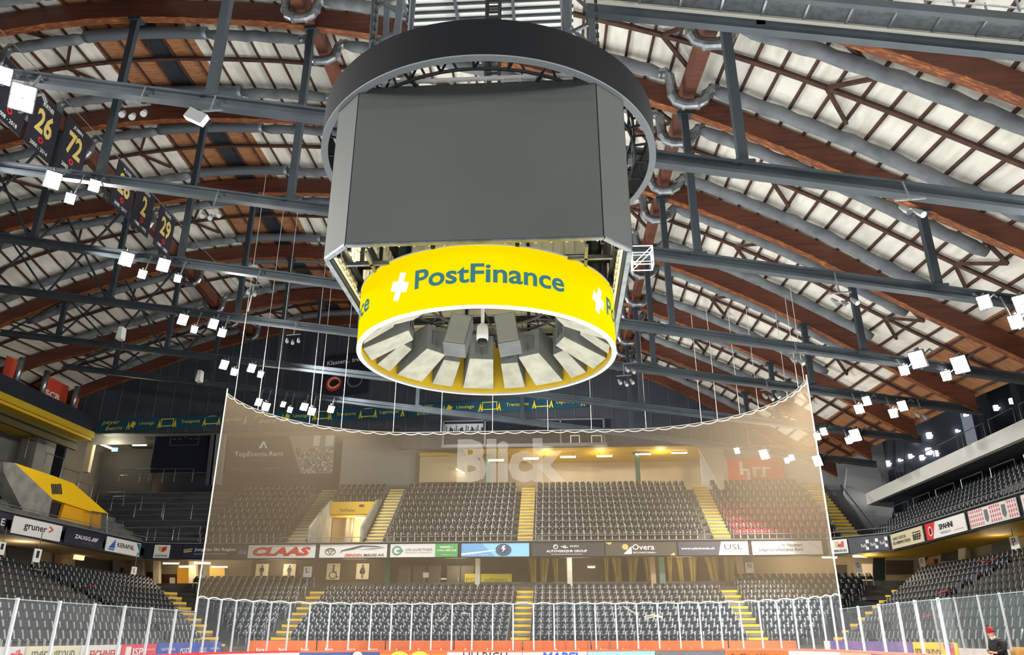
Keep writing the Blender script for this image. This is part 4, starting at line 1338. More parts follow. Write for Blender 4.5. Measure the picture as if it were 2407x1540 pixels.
# number banners hanging in a row on the left, edge on to the camera
XB = -21.0
for yc, num, nm, yrs, lab in ((23.2, '8', 'DICK', '2008 - 2018', 'dark number banner nearest the camera in the left row, mostly hidden by floodlight'), (25.1, '26', 'BORTNER', '2000 - 2014', 'dark hanging banner with pale gold number 26'),
                              (27.1, '72', 'JOBIN', '2002 - 2017', 'dark hanging banner with pale gold number 72'), (31.1, '28', 'PLÜSS', '2008 - 2017', 'dark hanging banner with pale gold number 28 behind the second tie'),
                              (33.0, '2', 'RAUCH', '1980 - 1993', 'dark hanging banner with single pale gold digit 2'), (35.3, '29', 'TOSIO', '1987 - 2001', 'dark hanging banner with pale gold number 29, last of the row')):
    z0 = 20.75 + (-.7 if yc < 26 else -.4 if yc < 28 else .1)
    z1 = z0 + 2.5
    sign('number_banner', lab, 'banner', (XB, yc - .85), (XB, yc + .85), z0, z1, mat('banner_navy', '#191a26', 0.7),
         [T_(nm, .3, .84, .4, .08, WH, .01), T_(num, .2 if len(num) > 1 else .36, .34, .6 if len(num) > 1 else .28, .44, GOLD, .03), ('d', .5, .24, .09, .055, RED, .5), T_(yrs, .18, .06, .64, .07, WH, .01)], 0.03, 'retired number banners')
mb = MB()
mb.tube([(XB, 18, 23.3), (XB, 46, 23.3)], 0.02, 5)
tag(mb.build('banner_cable', GREYP), 'thin lengthwise cable carrying the number banners at the left', 'cable')

# ------------------------------------------------------------------ rink: boards, glass, net
RX0, RX1, RYE, RR = -17.2, 12.35, 46.3, 8.3
RINK = [(RX0, y) for y in np.arange(14, 38.01, 0.6)]
RINK += [(RX0 + RR - RR * math.cos(a), RYE - RR + RR * math.sin(a)) for a in np.linspace(0.04, math.pi / 2, 24)]
RINK += [(x, RYE) for x in np.linspace(RX0 + RR, RX1 - RR, 22)[1:]]
RINK += [(RX1 - RR + RR * math.sin(a), RYE - RR + RR * math.cos(a)) for a in np.linspace(0.04, math.pi / 2, 24)]
RINK += [(RX1, y) for y in np.arange(37.4, 13.9, -0.6)]
RL_ = [0.0]
for a, b in zip(RINK[:-1], RINK[1:]):
    RL_.append(RL_[-1] + math.dist(a, b))
RINKA = np.array(RINK)
RLA = np.array(RL_)


def rk(s):
    return Vector((float(np.interp(s, RLA, RINKA[:, 0])), float(np.interp(s, RLA, RINKA[:, 1]))))


def rs(px, py):
    """distance along the boards where the photo shows column px"""
    h = hit(RINK, px, py)
    i = int(np.argmin([(a[0] - h.x) ** 2 + (a[1] - h.y) ** 2 for a in RINK]))
    best = None
    for j in (i - 1, i):
        if 0 <= j < len(RINK) - 1:
            a, b = Vector(RINK[j]), Vector(RINK[j + 1])
            t = max(0, min(1, (h - a).dot(b - a) / (b - a).length_squared))
            d = (a + (b - a) * t - h).length
            if best is None or d < best[0]:
                best = (d, RL_[j] + t * (b - a).length)
    return best[1]


def ztop(x):
    return 1.03 + 0.13 * min(max(x / 12, -0.2), 1.0)


def strip(mb, s0, s1, z0f, z1f, off=0.0, th=0.06):
    n = max(1, int((s1 - s0) / 0.5))
    vs = []
    for i in range(n + 1):
        s = s0 + (s1 - s0) * i / n
        p = rk(s)
        t = (rk(s + 0.05) - rk(s - 0.05)).normalized()
        nn = Vector((t.y, -t.x))                 # towards the ice
        a, b = p + nn * off, p + nn * (off - th)
        vs += [(a.x, a.y, z0f(p.x)), (a.x, a.y, z1f(p.x)), (b.x, b.y, z1f(p.x)), (b.x, b.y, z0f(p.x))]
    fs = []
    for i in range(n):
        for k in range(4):
            fs.append((i * 4 + k, i * 4 + (k + 1) % 4, i * 4 + 4 + (k + 1) % 4, i * 4 + 4 + k))
    fs += [(3, 2, 1, 0), (n * 4, n * 4 + 1, n * 4 + 2, n * 4 + 3)]
    mb.add(vs, fs)
    return mb


SKYP = mat('sky_board', '#8cc3e6', 0.5)
BRD = [(None, 462, SIGNW, None, 'white rink board along the left side of the ice'), (462, 705, SIGNW, None, 'long white rink board in the left far corner with red cap'),
       (705, 892, mat('board_navy', '#3a5590', 0.5), ('c',), 'navy rink board with a white and red round mark'), (892, 1050, ORANGE, ('y',), 'orange rink board with yellow shapes'),
       (1050, 1228, SIGNW, ('t', 'ULLRICH', .22, .58, BK), 'white rink board with thin black capitals'), (1228, 1380, SIGNW, ('t', 'MABEL', .3, .6, BLUE), 'white rink board with bold blue slanted capitals'),
       (1380, 1540, SKYP, ('t', 'Völlmy Schrott!', .04, .92, WH), 'light blue rink board with white handwriting style words'), (1540, 1704, GREYP, ('r',), 'grey rink board with one small red mark'),
       (1704, 1853, ORANGE, ('k',), 'orange rink board with dark letters behind the goal at right'), (1853, 1974, SIGNW, ('b',), 'white rink board with a small blue mark in the right corner'),
       (1974, 2046, mat('board_sand', '#c9a487', 0.5), None, 'sand coloured rink board in the right corner'), (2046, 2132, PURPLE, None, 'purple rink board in the right corner'),
       (2132, None, mat('board_white_orange', '#e0a070', 0.5), None, 'pale orange rink board along the right side of the ice')]
for x0, x1, m, it, lab in BRD:
    s0 = 0.05 if x0 is None else rs(x0, 1535)
    s1 = RL_[-1] - 0.05 if x1 is None else rs(x1, 1535)
    c = rk((s0 + s1) / 2)
    t = thing('rink_board', lab, 'rink board', (c.x, c.y, 0), 'boards round the ice')
    strip(MB(), s0 + 0.015, s1 - 0.015, lambda x: 0.0, lambda x: ztop(x) - 0.1).build('board', m, t)
    strip(MB(), s0, s1, lambda x: ztop(x) - 0.1, ztop, 0.03, 0.12).build('cap_rail', RED if x0 is None or x0 < 700 and x1 and x1 < 720 else (mat('salmon_cap', '#d9806a', 0.5) if x1 is None or x0 and x0 > 1700 else mat('orange_cap', '#d8623a', 0.5)), t)
    strip(MB(), s0, s1, lambda x: 0.0, lambda x: 0.2, 0.012, 0.02).build('kick_plate', DYELLOW, t)
    if it:
        pa_, pb_ = rk(s0), rk(s1)
        u = Vector((pb_.x - pa_.x, pb_.y - pa_.y, 0))
        o = Vector((pa_.x, pa_.y - 0.03, 0.45))
        if it[0] == 't':
            lettering(it[1], o + u * it[2], u * it[3], Vector((0, 0, 0.45)), it[4], t, 0.03 if it[1] == 'MABEL' else 0.0, 0.2 if it[1] == 'MABEL' else 0)
        else:
            mb = MB()
            if it[0] == 'c':
                mb.add(disc(o + u * .72 + Vector((0, 0, .2)), u.normalized() * .3, (0, 0, .3)), [tuple(range(20))])
            elif it[0] == 'y':
                for a in (.3, .6):
                    mb.add(disc(o + u * a + Vector((0, 0, .15)), u.normalized() * .55, (0, 0, .35)), [tuple(range(20))])
            elif it[0] == 'r':
                mb.add([o + u * .35, o + u * .37, o + u * .37 + Vector((0, 0, .4)), o + u * .35 + Vector((0, 0, .4))], [(0, 1, 2, 3)])
            elif it[0] == 'k':
                for a in (.1, .25, .3, .5, .56, .62, .8):
                    mb.add([o + u * a, o + u * (a + .03), o + u * (a + .04) + Vector((0, 0, .42)), o + u * a + Vector((0, 0, .42))], [(0, 1, 2, 3)])
            else:
                mb.add(disc(o + u * .5 + Vector((0, 0, .3)), u.normalized() * .2, (0, 0, .15)), [tuple(range(20))])
            mb.build('emblem', {'c': SIGNW, 'y': mat('board_yellow', '#f0c040', 0.5), 'r': RED, 'k': DGREY, 'b': BLUE}[it[0]], t)

PLEXI = veil('plexiglass', '#d3dbe0', 0.085, glossy=0.12)
POST = mat('pale_post', '#c9ced2', 0.4, 0.2)
S_L, S_R = rs(463, 1420), rs(1973, 1408)
posts = []
n = 35
for i in range(n + 1):
    posts.append((S_L + (S_R - S_L) * i / n, 3.42))
left = [rs(x, 1500) for x in (-40, 21, 124, 208, 281, 345, 404)]
right = [rs(x, 1500) for x in (2028, 2078, 2124, 2166, 2222, 2252)]
bays = [(a, b, 2.8) for a, b in zip(left, left[1:] + [S_L])] + [(a[0], b[0], 3.42) for a, b in zip(posts[:-1], posts[1:])] + [(a, b, 2.85) for a, b in zip([S_R] + right[:-1], right)]
names = [f'clear glass pane of the left side, {nth(7 - i)} before the net edge' for i in range(7)] + [f'clear glass pane with pale post below the net, {nth(i + 1)} from its left end' for i in range(n)] + \
        [f'clear glass pane of the right side, {nth(i + 1)} after the net edge' for i in range(len(right))]
for (a, b, h), lab in zip(bays, names):
    pa_, pb_ = rk(a), rk(b)
    t = thing('glass_panel', lab, 'rink glass', (pa_.x, pa_.y, ztop(pa_.x)), 'glass panels round the ice')
    za, zb = ztop(pa_.x), ztop(pb_.x)
    u = Vector((pb_.x - pa_.x, pb_.y - pa_.y, 0))
    nn = Vector((u.y, -u.x, 0)).normalized() * 0.012
    A, B = Vector((pa_.x, pa_.y, 0)), Vector((pb_.x, pb_.y, 0))
    mb = MB()
    mb.add([A + Vector((0, 0, za)), B + Vector((0, 0, zb)), B + Vector((0, 0, h)), A + Vector((0, 0, h))], [(0, 1, 2, 3)])
    mb.build('pane', PLEXI, t)
    w = 0.075 if h > 3 else 0.085
    mb = MB()
    mb.box((pa_.x, pa_.y, (za + h + 0.05) / 2), (w, w, h + 0.05 - za))
    mb.build('post', POST, t)
    mb = MB()
    mb.beam(A + Vector((0, 0, h)), B + Vector((0, 0, h)), 0.025, 0.025)
    mb.build('edge', mat('glass_edge', '#9fb0b4', 0.3), t)

# tinted glass behind the bench, right edge
GX = [hit([(14.0, 22), (14.0, 40)], px_, 1500).y for px_ in (2206, 2262, 2318, 2372, 2440)]
for i, (a, b) in enumerate(zip(GX[:-1], GX[1:])):
    t = thing('glass_panel', f'teal tinted glass pane behind the bench at lower right, {nth(i + 1)} from the left', 'rink glass', (14.0, a, 1.3), 'glass panels round the ice')
    MB().quad((14.0, a, 1.31), (14.0, b, 1.31), (14.0, b, 2.97), (14.0, a, 2.97)).build('pane', veil('teal_plexiglass', '#c9e2e6', 0.11, glossy=0.03) if i == 0 else MATS['teal_plexiglass'], t)
    MB().box((14.0, a, 2.15), (.05, .05, 1.74)).build('post', POST, t)
    MB().box((14.0, (a + b) / 2, 2.98), (.025, abs(a - b), .025)).build('edge', MATS['glass_edge'], t)

# protective net behind the goal
NZ0, NZ1 = 3.38, 13.45
NET = thing('protective_net', 'tall brown see-through safety net hung round the far rink end with white ropes', 'net', (MID, 46.2, NZ0))
netm = veil('brown_netting', '#94836a', 0.30)
nn_ = 90
mb = MB()
zs = [NZ0, 5.5, 8, 10.5, NZ1]
vs = []
for i in range(nn_ + 1):
    s = S_L + (S_R - S_L) * i / nn_
    p = rk(s)
    for z in zs:
        vs.append((p.x, p.y - 0.06, z + (0.1 * abs(math.sin(i * 1.37)) if z == NZ0 else 0)))
mb.add(vs, [(i * 5 + j, i * 5 + 5 + j, i * 5 + 6 + j, i * 5 + 1 + j) for i in range(nn_) for j in range(4)])
mb.build('netting', netm, NET, True)
for nm_, zf, r in (('top_rope', lambda i: NZ1 - 0.1 * abs(math.sin(i * math.pi / 4)), 0.028), ('head_cable', lambda i: NZ1 + 0.06, 0.018), ('foot_rope', lambda i: NZ0 + 0.02 + 0.10 * abs(math.sin(i * math.pi * n / 176)), 0.03)):
    N = 176
    mb = MB()
    mb.tube([(*(rk(S_L + (S_R - S_L) * i / N) + Vector((0, -0.07))), zf(i)) for i in range(N + 1)], r, 5)
    mb.build(nm_, ROPE, NET)
for s in (S_L, S_R):
    p = rk(s)
    mb = MB()
    mb.tube([(p.x, p.y - 0.07, NZ0 - 0.6), (p.x, p.y - 0.07, NZ1 + 0.3)], 0.035, 6)
    mb.build('side_rope', ROPE, NET)
NCAB = 0
for px_, py_ in ((553, 935), (607, 965), (643, 980), (728, 995), (748, 997), (803, 1003), (925, 1010), (1037, 1010), (1158, 1008), (1288, 1003), (1390, 1001), (1518, 998), (1648, 990), (1686, 985), (1738, 972), (1783, 968), (1852, 950), (1880, 945), (1895, 936)):
    p = rk(rs(px_, py_))
    mb = MB()
    zt = zarch(p.x, p.y) + CH - 0.02
    mb.tube([(p.x, p.y - 0.07, NZ1 + .07), (p.x, p.y - 0.07, zt)], 0.017, 5)
    NCAB += 1
    tag(mb.build('net_cable', ROPE), f'thin white cable from the roof to the net top, {nth(NCAB)} from the left', 'cable', 'cables carrying the net')
a, b = at(1073, 1136, Y=46.1), at(1330, 1128, Y=46.1)
zt = at(1073, 1033, Y=46.1).z
lettering('Blick', (a.x, 46.1, a.z), (b.x - a.x, 0, 0), (0, 0, zt - a.z), veil('white_net_print', '#f2f0ea', 0.22), NET, 0.05)

# barrier boards in front of the first rows
BAR = [(-19.3, 20), (-19.3, 45.2), (-18.2, 47.6), (-16.9, 48.1), (12.2, 48.1), (13.0, 47.4), (14.3, 45.2), (14.3, 20)]
BAR = [(-19.3, 20), (-19.3, 45.0), (-17.9, 48.1), (12.9, 48.1), (14.3, 45.0), (14.3, 20)]
mb = MB()
for a, b in zip(BAR[:-1], BAR[1:]):
    u = (Vector(b) - Vector(a)).normalized()
    nn = Vector((-u.y, u.x)) * .12
    mb.prism([(a[0] + nn.x, a[1] + nn.y, 0), (b[0] + nn.x, b[1] + nn.y, 0), (b[0] + nn.x, b[1] + nn.y, 1.2), (a[0] + nn.x, a[1] + nn.y, 1.2)], (nn.x, nn.y, 0))
struct(mb, 'trim_barrier', DCONC)
BS = [(-60, 58, 1530, SIGNW, [T_('rib', .72, .2, .26, .62, PINK, .03)], .8, 1.38, 'white barrier board with pink letters at the left picture edge'),
      (62, 188, 1530, mat('cream_barrier', '#dcd8bc', 0.5), [T_('merz group', .1, .05, .8, .66, mat('taupe_print', '#6b6250', 0.5))], .8, 1.38, 'cream barrier board with thin taupe lettering'),
      (190, 284, 1530, SIGNW, [T_("EICHNER", .22, .1, .7, .56, RED, .02), P([(.06, .3), (.12, .3), (.14, .75), (.08, .75)], RED)], .8, 1.38, 'white barrier board with red capitals at lower left'),
      (286, 367, 1530, PINK, [P(R(.1, .1, .25, .85), WH), T_('ISP', .3, .2, .3, .55, WH, .02), T_('security', .66, .5, .28, .2, WH)], .8, 1.38, 'pink barrier board with white capitals'),
      (370, 520, 1528, BLUE, [T_('POST', .32, .2, .14, .4, WH, .01), T_('NATIONAL', .05, .45, .2, .2, WH), T_('DRUCK', .62, .2, .12, .4, WH, .01), T_('NATIONAL', .8, .4, .16, .2, WH)], .8, 1.42, 'blue barrier board with faint white lettering in the left corner'),
      (1938, 1951, 1520, SIGNW, [], .8, 1.5, 'narrow white barrier end piece left of the purple board'),
      (1953, 2143, 1518, mat('purple_blue_barrier', '#4b4f9e', 0.5, 0, '#7a66ac', 0.8), [T_('WIR HIE BÄREN HOLT EC AZB', .1, .08, .86, .34, WH, .03), P([(.03, .3), (.09, .3), (.06, .5)], RED)], .8, 1.5, 'purple blue barrier board with white capitals in the right corner'),
      (2146, 2248, 1518, mat('yellow_barrier', '#f2dc1e', 0.5), [T_('PERSKINDOL', .04, .1, .64, .56, mat('maroon_print', '#7a2a20', 0.5), .01), P([(.72, .95), (.95, .95), (.9, .05), (.82, .05)], PINK), P([(.76, .98), (.9, .98), (.86, .5)], PURPLE), P([(.78, .05), (.92, .05), (.95, .6), (.87, .4), (.8, .6)], ORANGE)], .8, 1.5, 'bright yellow barrier board with tall maroon capitals and a flame mark'),
      (2252, 2368, 1518, SIGNW, [], .7, 1.32, 'plain white barrier board behind the person at right'),
      (2372, 2440, 1518, mat('amber_barrier', '#d8a844', 0.5, 0, '#8a6a40', 2), [], .7, 1.4, 'amber barrier board at the right picture edge')]
for x0, x1, py, bgm, items, z0, z1, lab in BS:
    p, q = along(BAR, x0, x1, py, 0.0)
    sign('barrier_board', lab, 'barrier board', p, q, z0, z1, bgm, items, 0.06, 'barrier boards before the first rows')
edges = [585 + 161.25 * i for i in range(9)]
for i in range(8):
    p, q = along(BAR, edges[i], edges[i + 1] - 3, 1515, 0.0)
    items = []
    if i in (0, 1) or i > 4:
        for k in range(3):
            items.append(T_('hrs', .12 + .33 * k, .1, .12, .3, WH, .03))
    else:
        items.append(P(R(0, .0, 1, .2), PURPLE))
        for k in range(3):
            items.append(P(R(.08 + .33 * k, .08, .26 + .33 * k, .14), WH))
            items.append(P(R(.15 + .33 * k, .08, .17 + .33 * k, .34), WH))
    sign('barrier_board', f'orange barrier board before the end stand, {nth(i + 1)} from the left', 'barrier board', p, q, 0.85, 1.5, ORANGE, items, 0.06, 'barrier boards before the first rows')

# ------------------------------------------------------------------ seats
def seat_geo():
    prof = [(-.205, .42), (-.215, .68), (-.19, .80), (-.12, .86), (.12, .86), (.19, .80), (.215, .68), (.205, .42)]
    b = MB()
    f = [(x, .06 + (z - .42) * .2, z) for x, z in prof]
    g = [(x * .96, .10 + (z - .42) * .2, z) for x, z in prof]
    b.add(f + g, [tuple(range(7, -1, -1)), tuple(range(8, 16))] + [(i, (i + 1) % 8, (i + 1) % 8 + 8, i + 8) for i in range(8)])
    s_ = MB()
    pr = [(-.19, .40), (-.2, .62), (-.14, .72), (.14, .72), (.2, .62), (.19, .40)]
    f = [(x, -.10 + (z - .4) * .16, z) for x, z in pr]
    g = [(x, -.05 + (z - .4) * .16, z) for x, z in pr]
    s_.add(f + g, [tuple(range(5, -1, -1)), tuple(range(6, 12))] + [(i, (i + 1) % 6, (i + 1) % 6 + 6, i + 6) for i in range(6)])
    k = MB()
    for sx in (-.232, .232):
        k.beam((sx, -.03, .0), (sx, .0, .42), .03, .07)
        k.beam((sx, -.12, .42), (sx, -.02, .74), .024, .04)  # pale upper bars imitate the bright streaks of light between seats
    k.box((.0, -.125, .42), (.08, .03, .05))
    return b, s_, k


SB_, SP_, SK_ = seat_geo()
SEATS = []          # x, y, z, rot, crimson, text


def far_row(xa, xb, y, z, row, block, crimson=False, pitch=0.5):
    n_ = int((xb - xa) / pitch)
    for j in range(n_):
        SEATS.append((xa + pitch * (j + .5), y, z, 0.0, crimson, (row, j, block)))


def side_row(ya, yb, x, z, row, block, rot, pitch=0.5):
    n_ = int((yb - ya) / pitch)
    for j in range(n_):
        SEATS.append((x, ya + pitch * (j + .5), z, rot, False, (row, j, block)))


for i in range(11):
    y, z = FAR0 + FRD * i + .1, FRZ + FRR * i
    if i < 9:
        far_row(-16.3, -3.2, y, z, i, 'the block left of the middle stairs')
        far_row(-1.8, 10.7, y, z, i, 'the block right of the middle stairs')
    far_row(-19.5 - .73 * i, -17.8, y, z, i, 'the far left corner block')
    far_row(12.1, 14.5 + .73 * i, y, z, i, 'the far right corner block')
for i in range(11):
    z = 1.2 + SRR * i
    xl, xr = LFT0 - FRD * i - .1, RGT0 + FRD * i + .1
    side_row(22.5, 40.3, xl, z, i, 'left side stand before gap', math.pi / 2)
    side_row(41.6, 45.0 + .995 * i, xl, z, i, 'left side stand past gap', math.pi / 2)
    z = 1.2 + (SRR + .035) * i
    side_row(20.0, 40.7, xr, z, i, 'right side stand before gap', -math.pi / 2)
    side_row(42.0, 45.0 + .995 * i, xr, z, i, 'right side stand past gap', -math.pi / 2)
for i in range(9):
    y, z = UP0 + UPD * i + .1, UPZ + UPR * i
    far_row(-26.4, -20.0, y, z, i, 'the upper left block')
    if i > 5:
        far_row(-18.3, -14.3, y, z, i, 'the upper block over the entrance')
    if i < 9:
        far_row(-12.5, -3.2, y, z, i, 'the upper block left of the middle stairs')
        far_row(-1.8, 10.6, y, z, i, 'the upper block right of the middle stairs')
        far_row(12.2, 19.6, y, z, i, 'the upper right block', i < 5)
for i in range(7):
    side_row(30, 60, 22.6 + .85 * i + .1, 8.0 + .5 * i, i, 'the upper right side stand', -math.pi / 2)
view = []
for k, (x, y, z, r, cr, tx) in enumerate(SEATS):
    v = Vector((x, y, z + .6 - EYE))
    fw = Vector((-math.sin(YAW) * math.cos(PITCH), math.cos(YAW) * math.cos(PITCH), math.sin(PITCH)))
    d = v.dot(fw)
    rx = v.dot(Vector((math.cos(YAW), math.sin(YAW), 0)))
    uy = v.dot(Vector((math.sin(YAW) * math.sin(PITCH), -math.cos(YAW) * math.sin(PITCH), math.cos(PITCH))))
    px_, py_ = 1203.5 + FPX * rx / d, 770 - FPX * uy / d
    if -8 < px_ < 2415 and py_ < 1532:
        view.append((v.length, k))
view.sort()
single = set(k for _, k in view[:300])
CNT = {}
for q_ in SEATS:
    CNT[(q_[5][0], q_[5][2])] = CNT.get((q_[5][0], q_[5][2]), 0) + 1


def seat_mats(cr):
    return SEATR if cr else SEATM


proto = None
for k in sorted(single):
    x, y, z, r, cr, (row, j, block) = SEATS[k]
    lab = f'black tip-up seat, {block}, {nth(row + 1)} row, {nth((CNT[(row, block)] - j) if "before" in block else j + 1)} from {"the gap" if r else "its left end"}'
    if proto is None:
        proto = thing('stadium_seat', lab, 'seat', (0, 0, 0))
        SB_.build('backrest', SEATM, proto)
        SP_.build('seat_pan', SEATM, proto)
        SK_.build('bracket', SEAT_GLINT, proto)  # pale bars standing in for edge glints
        o = proto
    else:
        o = copy_tree(proto)
    o.location = (x, y, z)
    o.rotation_euler = (0, 0, r)
    tag(o, lab, 'seat', 'seats of ' + block)
# every other seat, far off: one mass
bv = [(SB_, 0), (SP_, 0), (SK_, 2)]
tv = np.array([v for m_, _ in bv for v in m_.v])
tf, tm = [], []
o_ = 0
for m_, mi in bv:
    for f_ in m_.f:
        tf.append(tuple(i + o_ for i in f_))
        tm.append(mi)
    o_ += len(m_.v)
rest = [SEATS[k] for k in range(len(SEATS)) if k not in single]
allv, loops, starts, mis = [], [], [], []
base_ = 0
tl = np.array([i for f_ in tf for i in f_])
ts = np.cumsum([0] + [len(f_) for f_ in tf])[:-1]
for n_, (x, y, z, r, cr, _) in enumerate(rest):
    c, s = math.cos(r), math.sin(r)
    q = tv.copy()
    q[:, 0] = tv[:, 0] * c - tv[:, 1] * s + x
    q[:, 1] = tv[:, 0] * s + tv[:, 1] * c + y
    q[:, 2] += z
    allv.append(q)
    loops.append(tl + n_ * len(tv))
    starts.append(ts + n_ * len(tl))
    mis.append(np.array([1 if (cr and m_ == 0) else m_ for m_ in tm]))
me = bpy.data.meshes.new('stadium_seat_rows')
allv, loops, starts, mis = np.concatenate(allv), np.concatenate(loops), np.concatenate(starts), np.concatenate(mis)
me.vertices.add(len(allv))
me.vertices.foreach_set('co', allv.astype(np.float32).ravel())
me.loops.add(len(loops))
me.loops.foreach_set('vertex_index', loops.astype(np.int32))
me.polygons.add(len(starts))
me.polygons.foreach_set('loop_start', starts.astype(np.int32))
for m_ in (SEATM, SEATR, SEAT_GLINT):
    me.materials.append(m_)
me.polygons.foreach_set('material_index', mis.astype(np.int32))
me.update(calc_edges=True)
me.validate()
o = bpy.data.objects.new('stadium_seats', me)
COL.objects.link(o)
tag(o, 'the remaining far rows of black and crimson tip-up seats in the stands', 'seats', None, 'stuff')
print('seats', len(SEATS), 'in view', len(view))

# aisle stairs with yellow step edges
def aisle(pts, w, lab, fwd, m=YELLOW, e=.15):
    """pts: front middle point of every step's edge; fwd: plan direction of climb"""
    f = Vector((fwd[0], fwd[1], 0)).normalized()
    r = Vector((f.y, -f.x, 0))
    t = thing('stair_aisle', lab, 'stairs', tuple(pts[0]), 'aisle stairs with yellow edges')
    dep = (Vector(pts[1]) - Vector(pts[0]))
    dep.z = 0
    dep = dep.length
    mb = MB()
    for p in pts:
        p = Vector(p)
        mb.prism([p - r * w / 2, p + r * w / 2, p + r * w / 2 + f * dep * 1.02, p - r * w / 2 + f * dep * 1.02], (0, 0, -.3))
    mb.build('steps', CONC, t)
    for p in pts:
        p = Vector(p) - f * .02
        mb = MB()
        mb.prism([p - r * w / 2, p + r * w / 2, p + r * w / 2 + f * .1, p - r * w / 2 + f * .1], (0, 0, -e))
        o = mb.build('step_edge', m, t)
        o.location.z += .02


for x, lab in ((-17.05, 'yellow edged aisle stairs below the letter L in the end stand'), (MID, 'yellow edged middle aisle stairs of the lower end stand'), (11.4, 'yellow edged aisle stairs below the letter N in the end stand')):
    aisle([(x, FAR0 + FRD * i - .4, FRZ + FRR * i + .03) for i in range(-0, 10)], 1.15, lab, (0, 1))
for sx, lab in ((-1, 'yellow edged corner stairs between the left side and end stands'), (1, 'yellow edged corner stairs between the right side and end stands')):
    aisle([(MID + sx * (17.5 + .85 * i), 46.2 + .995 * i, 1.3 + .365 * i) for i in range(10)], 1.5, lab, (sx * .65, .76))
for x, w, i0, m_, lab in ((-19.1, 1.3, 0, mat('dull_step_edge', '#a89c6c', 0.7), 'dull grey upper stairs left of the yellow entrance'), (-13.4, 1.2, 0, mat('bright_step_edge', '#d8c060', 0.6), 'bright edged upper stairs right of the yellow entrance'),
                          (MID, 1.1, 0, DYELLOW, 'yellow edged middle stairs of the upper tier'), (11.4, 1.2, 0, DYELLOW, 'yellow edged upper stairs left of the crimson seats'), (20.3, 1.2, 0, DYELLOW, 'yellow edged upper stairs right of the net end')):
    aisle([(x, UP0 + UPD * .5 * i - .4, UPZ + UPR * .5 * i + .05) for i in range(18)], w, lab, (0, 1), m_, .12)

# ------------------------------------------------------------------ floodlights on the ties
HOUS = mat('floodlight_housing', '#3a3d42', 0.5, 0.4)


def make_flood(scale=1.0):
    t = thing('floodlight', 'x', 'floodlight', (0, 0, 0))
    mb = MB()
    mb.box((0, 0, 0.10), (0.56, 0.46, 0.14))
    for i in range(6):
        mb.box((-.22 + i * .088, 0, 0.2), (0.03, 0.4, 0.08))
    mb.build('housing', HOUS, t)
    for sx in (-.135, .135):
        for sy in (-.11, .11):
            mb = MB()
            mb.box((sx, sy, 0.02), (0.235, 0.19, 0.03))
            mb.build('lens', LENS, t)
    mb = MB()
    mb.beam((-.31, 0, .08), (-.31, 0, .42), .04, .06)
    mb.beam((.31, 0, .08), (.31, 0, .42), .04, .06)
    mb.beam((-.33, 0, .42), (.33, 0, .42), .06, .04)
    mb.build('yoke', GREYP, t)
    return t


FL = {('left', 1): [(8, 178, 1.0), (52, 230, 1.5)], ('left', 2): [(124, 424, 1.3), (165, 467, .8), (222, 437, .9)],
      ('left', 3): [(298, 610, 1.3), (335, 645, .8), (385, 624, 1.2), (418, 655, .7)],
      ('left', 4): [(430, 752, 1.2), (457, 775, .8), (502, 762, 1.1), (523, 783, .9)],
      ('left', 5): [(527, 858, 1.2), (551, 875, .9), (592, 866, 1.1), (613, 881, .8)],
      ('left', 6): [(608, 946, 1.1), (626, 957, 1.2), (666, 951, .8), (682, 964, .8), (716, 957, 1.1), (734, 968, 1.1), (779, 963, 1.0)],
      ('right', 2): [(2313, 711, .9), (2404, 715, 1.2), (2387, 757, .9)], ('right', 3): [(2124, 871, .8), (2156, 846, 1.4), (2223, 884, .8), (2256, 858, 1.4)],
      ('right', 4): [(2018, 962, .9), (2037, 943, .9), (2099, 972, .9), (2121, 955, 1.0)],
      ('right', 5): [(1920, 1027, .8), (1936, 1015, .9), (1994, 1036, .8), (2010, 1024, 1.4)],
      ('right', 6): [(1732, 1060, .8), (1795, 1069, 1.3), (1849, 1083, .7), (1861, 1076, .8), (1921, 1084, 1.4)]}
fl0 = None
for (side, k), lst in FL.items():
    y = TIE[k][0] - 0.6
    for n_, (px_, py_, sc) in enumerate(lst):
        p = at(px_, py_, Y=y)
        if fl0 is None:
            fl0 = make_flood()
            o = fl0
        else:
            o = copy_tree(fl0)
        o.location = p
        d = Vector((MID + (p.x - MID) * .1, p.y - 17, 1.0)) - p
        o.rotation_euler = d.to_track_quat('-Z', 'X').to_euler()
        o.scale = (sc * .95,) * 3
        tag(o, f'lit floodlight on the {side} of the {TAG_T[k]} steel tie, {nth(n_ + 1)} from the left', 'floodlight', 'lit floodlights along the roof ties')
        inv = (Matrix.Translation(p) @ o.rotation_euler.to_matrix().to_4x4() @ Matrix.Diagonal((sc * .95, sc * .95, sc * .95, 1))).inverted()
        zt = tie_z(k, p.x)
        arm = [inv @ Vector(v) for v in (p + Vector((0, .12, .12)), Vector((p.x, y + .45, max(p.z, zt) + .2)), Vector((p.x, TIE[k][0], zt + .1)))]
        mb = MB()
        mb.tube(arm, 0.035, 6)
        c_ = mb.build('mounting_arm', GREYP)
        c_.parent = o

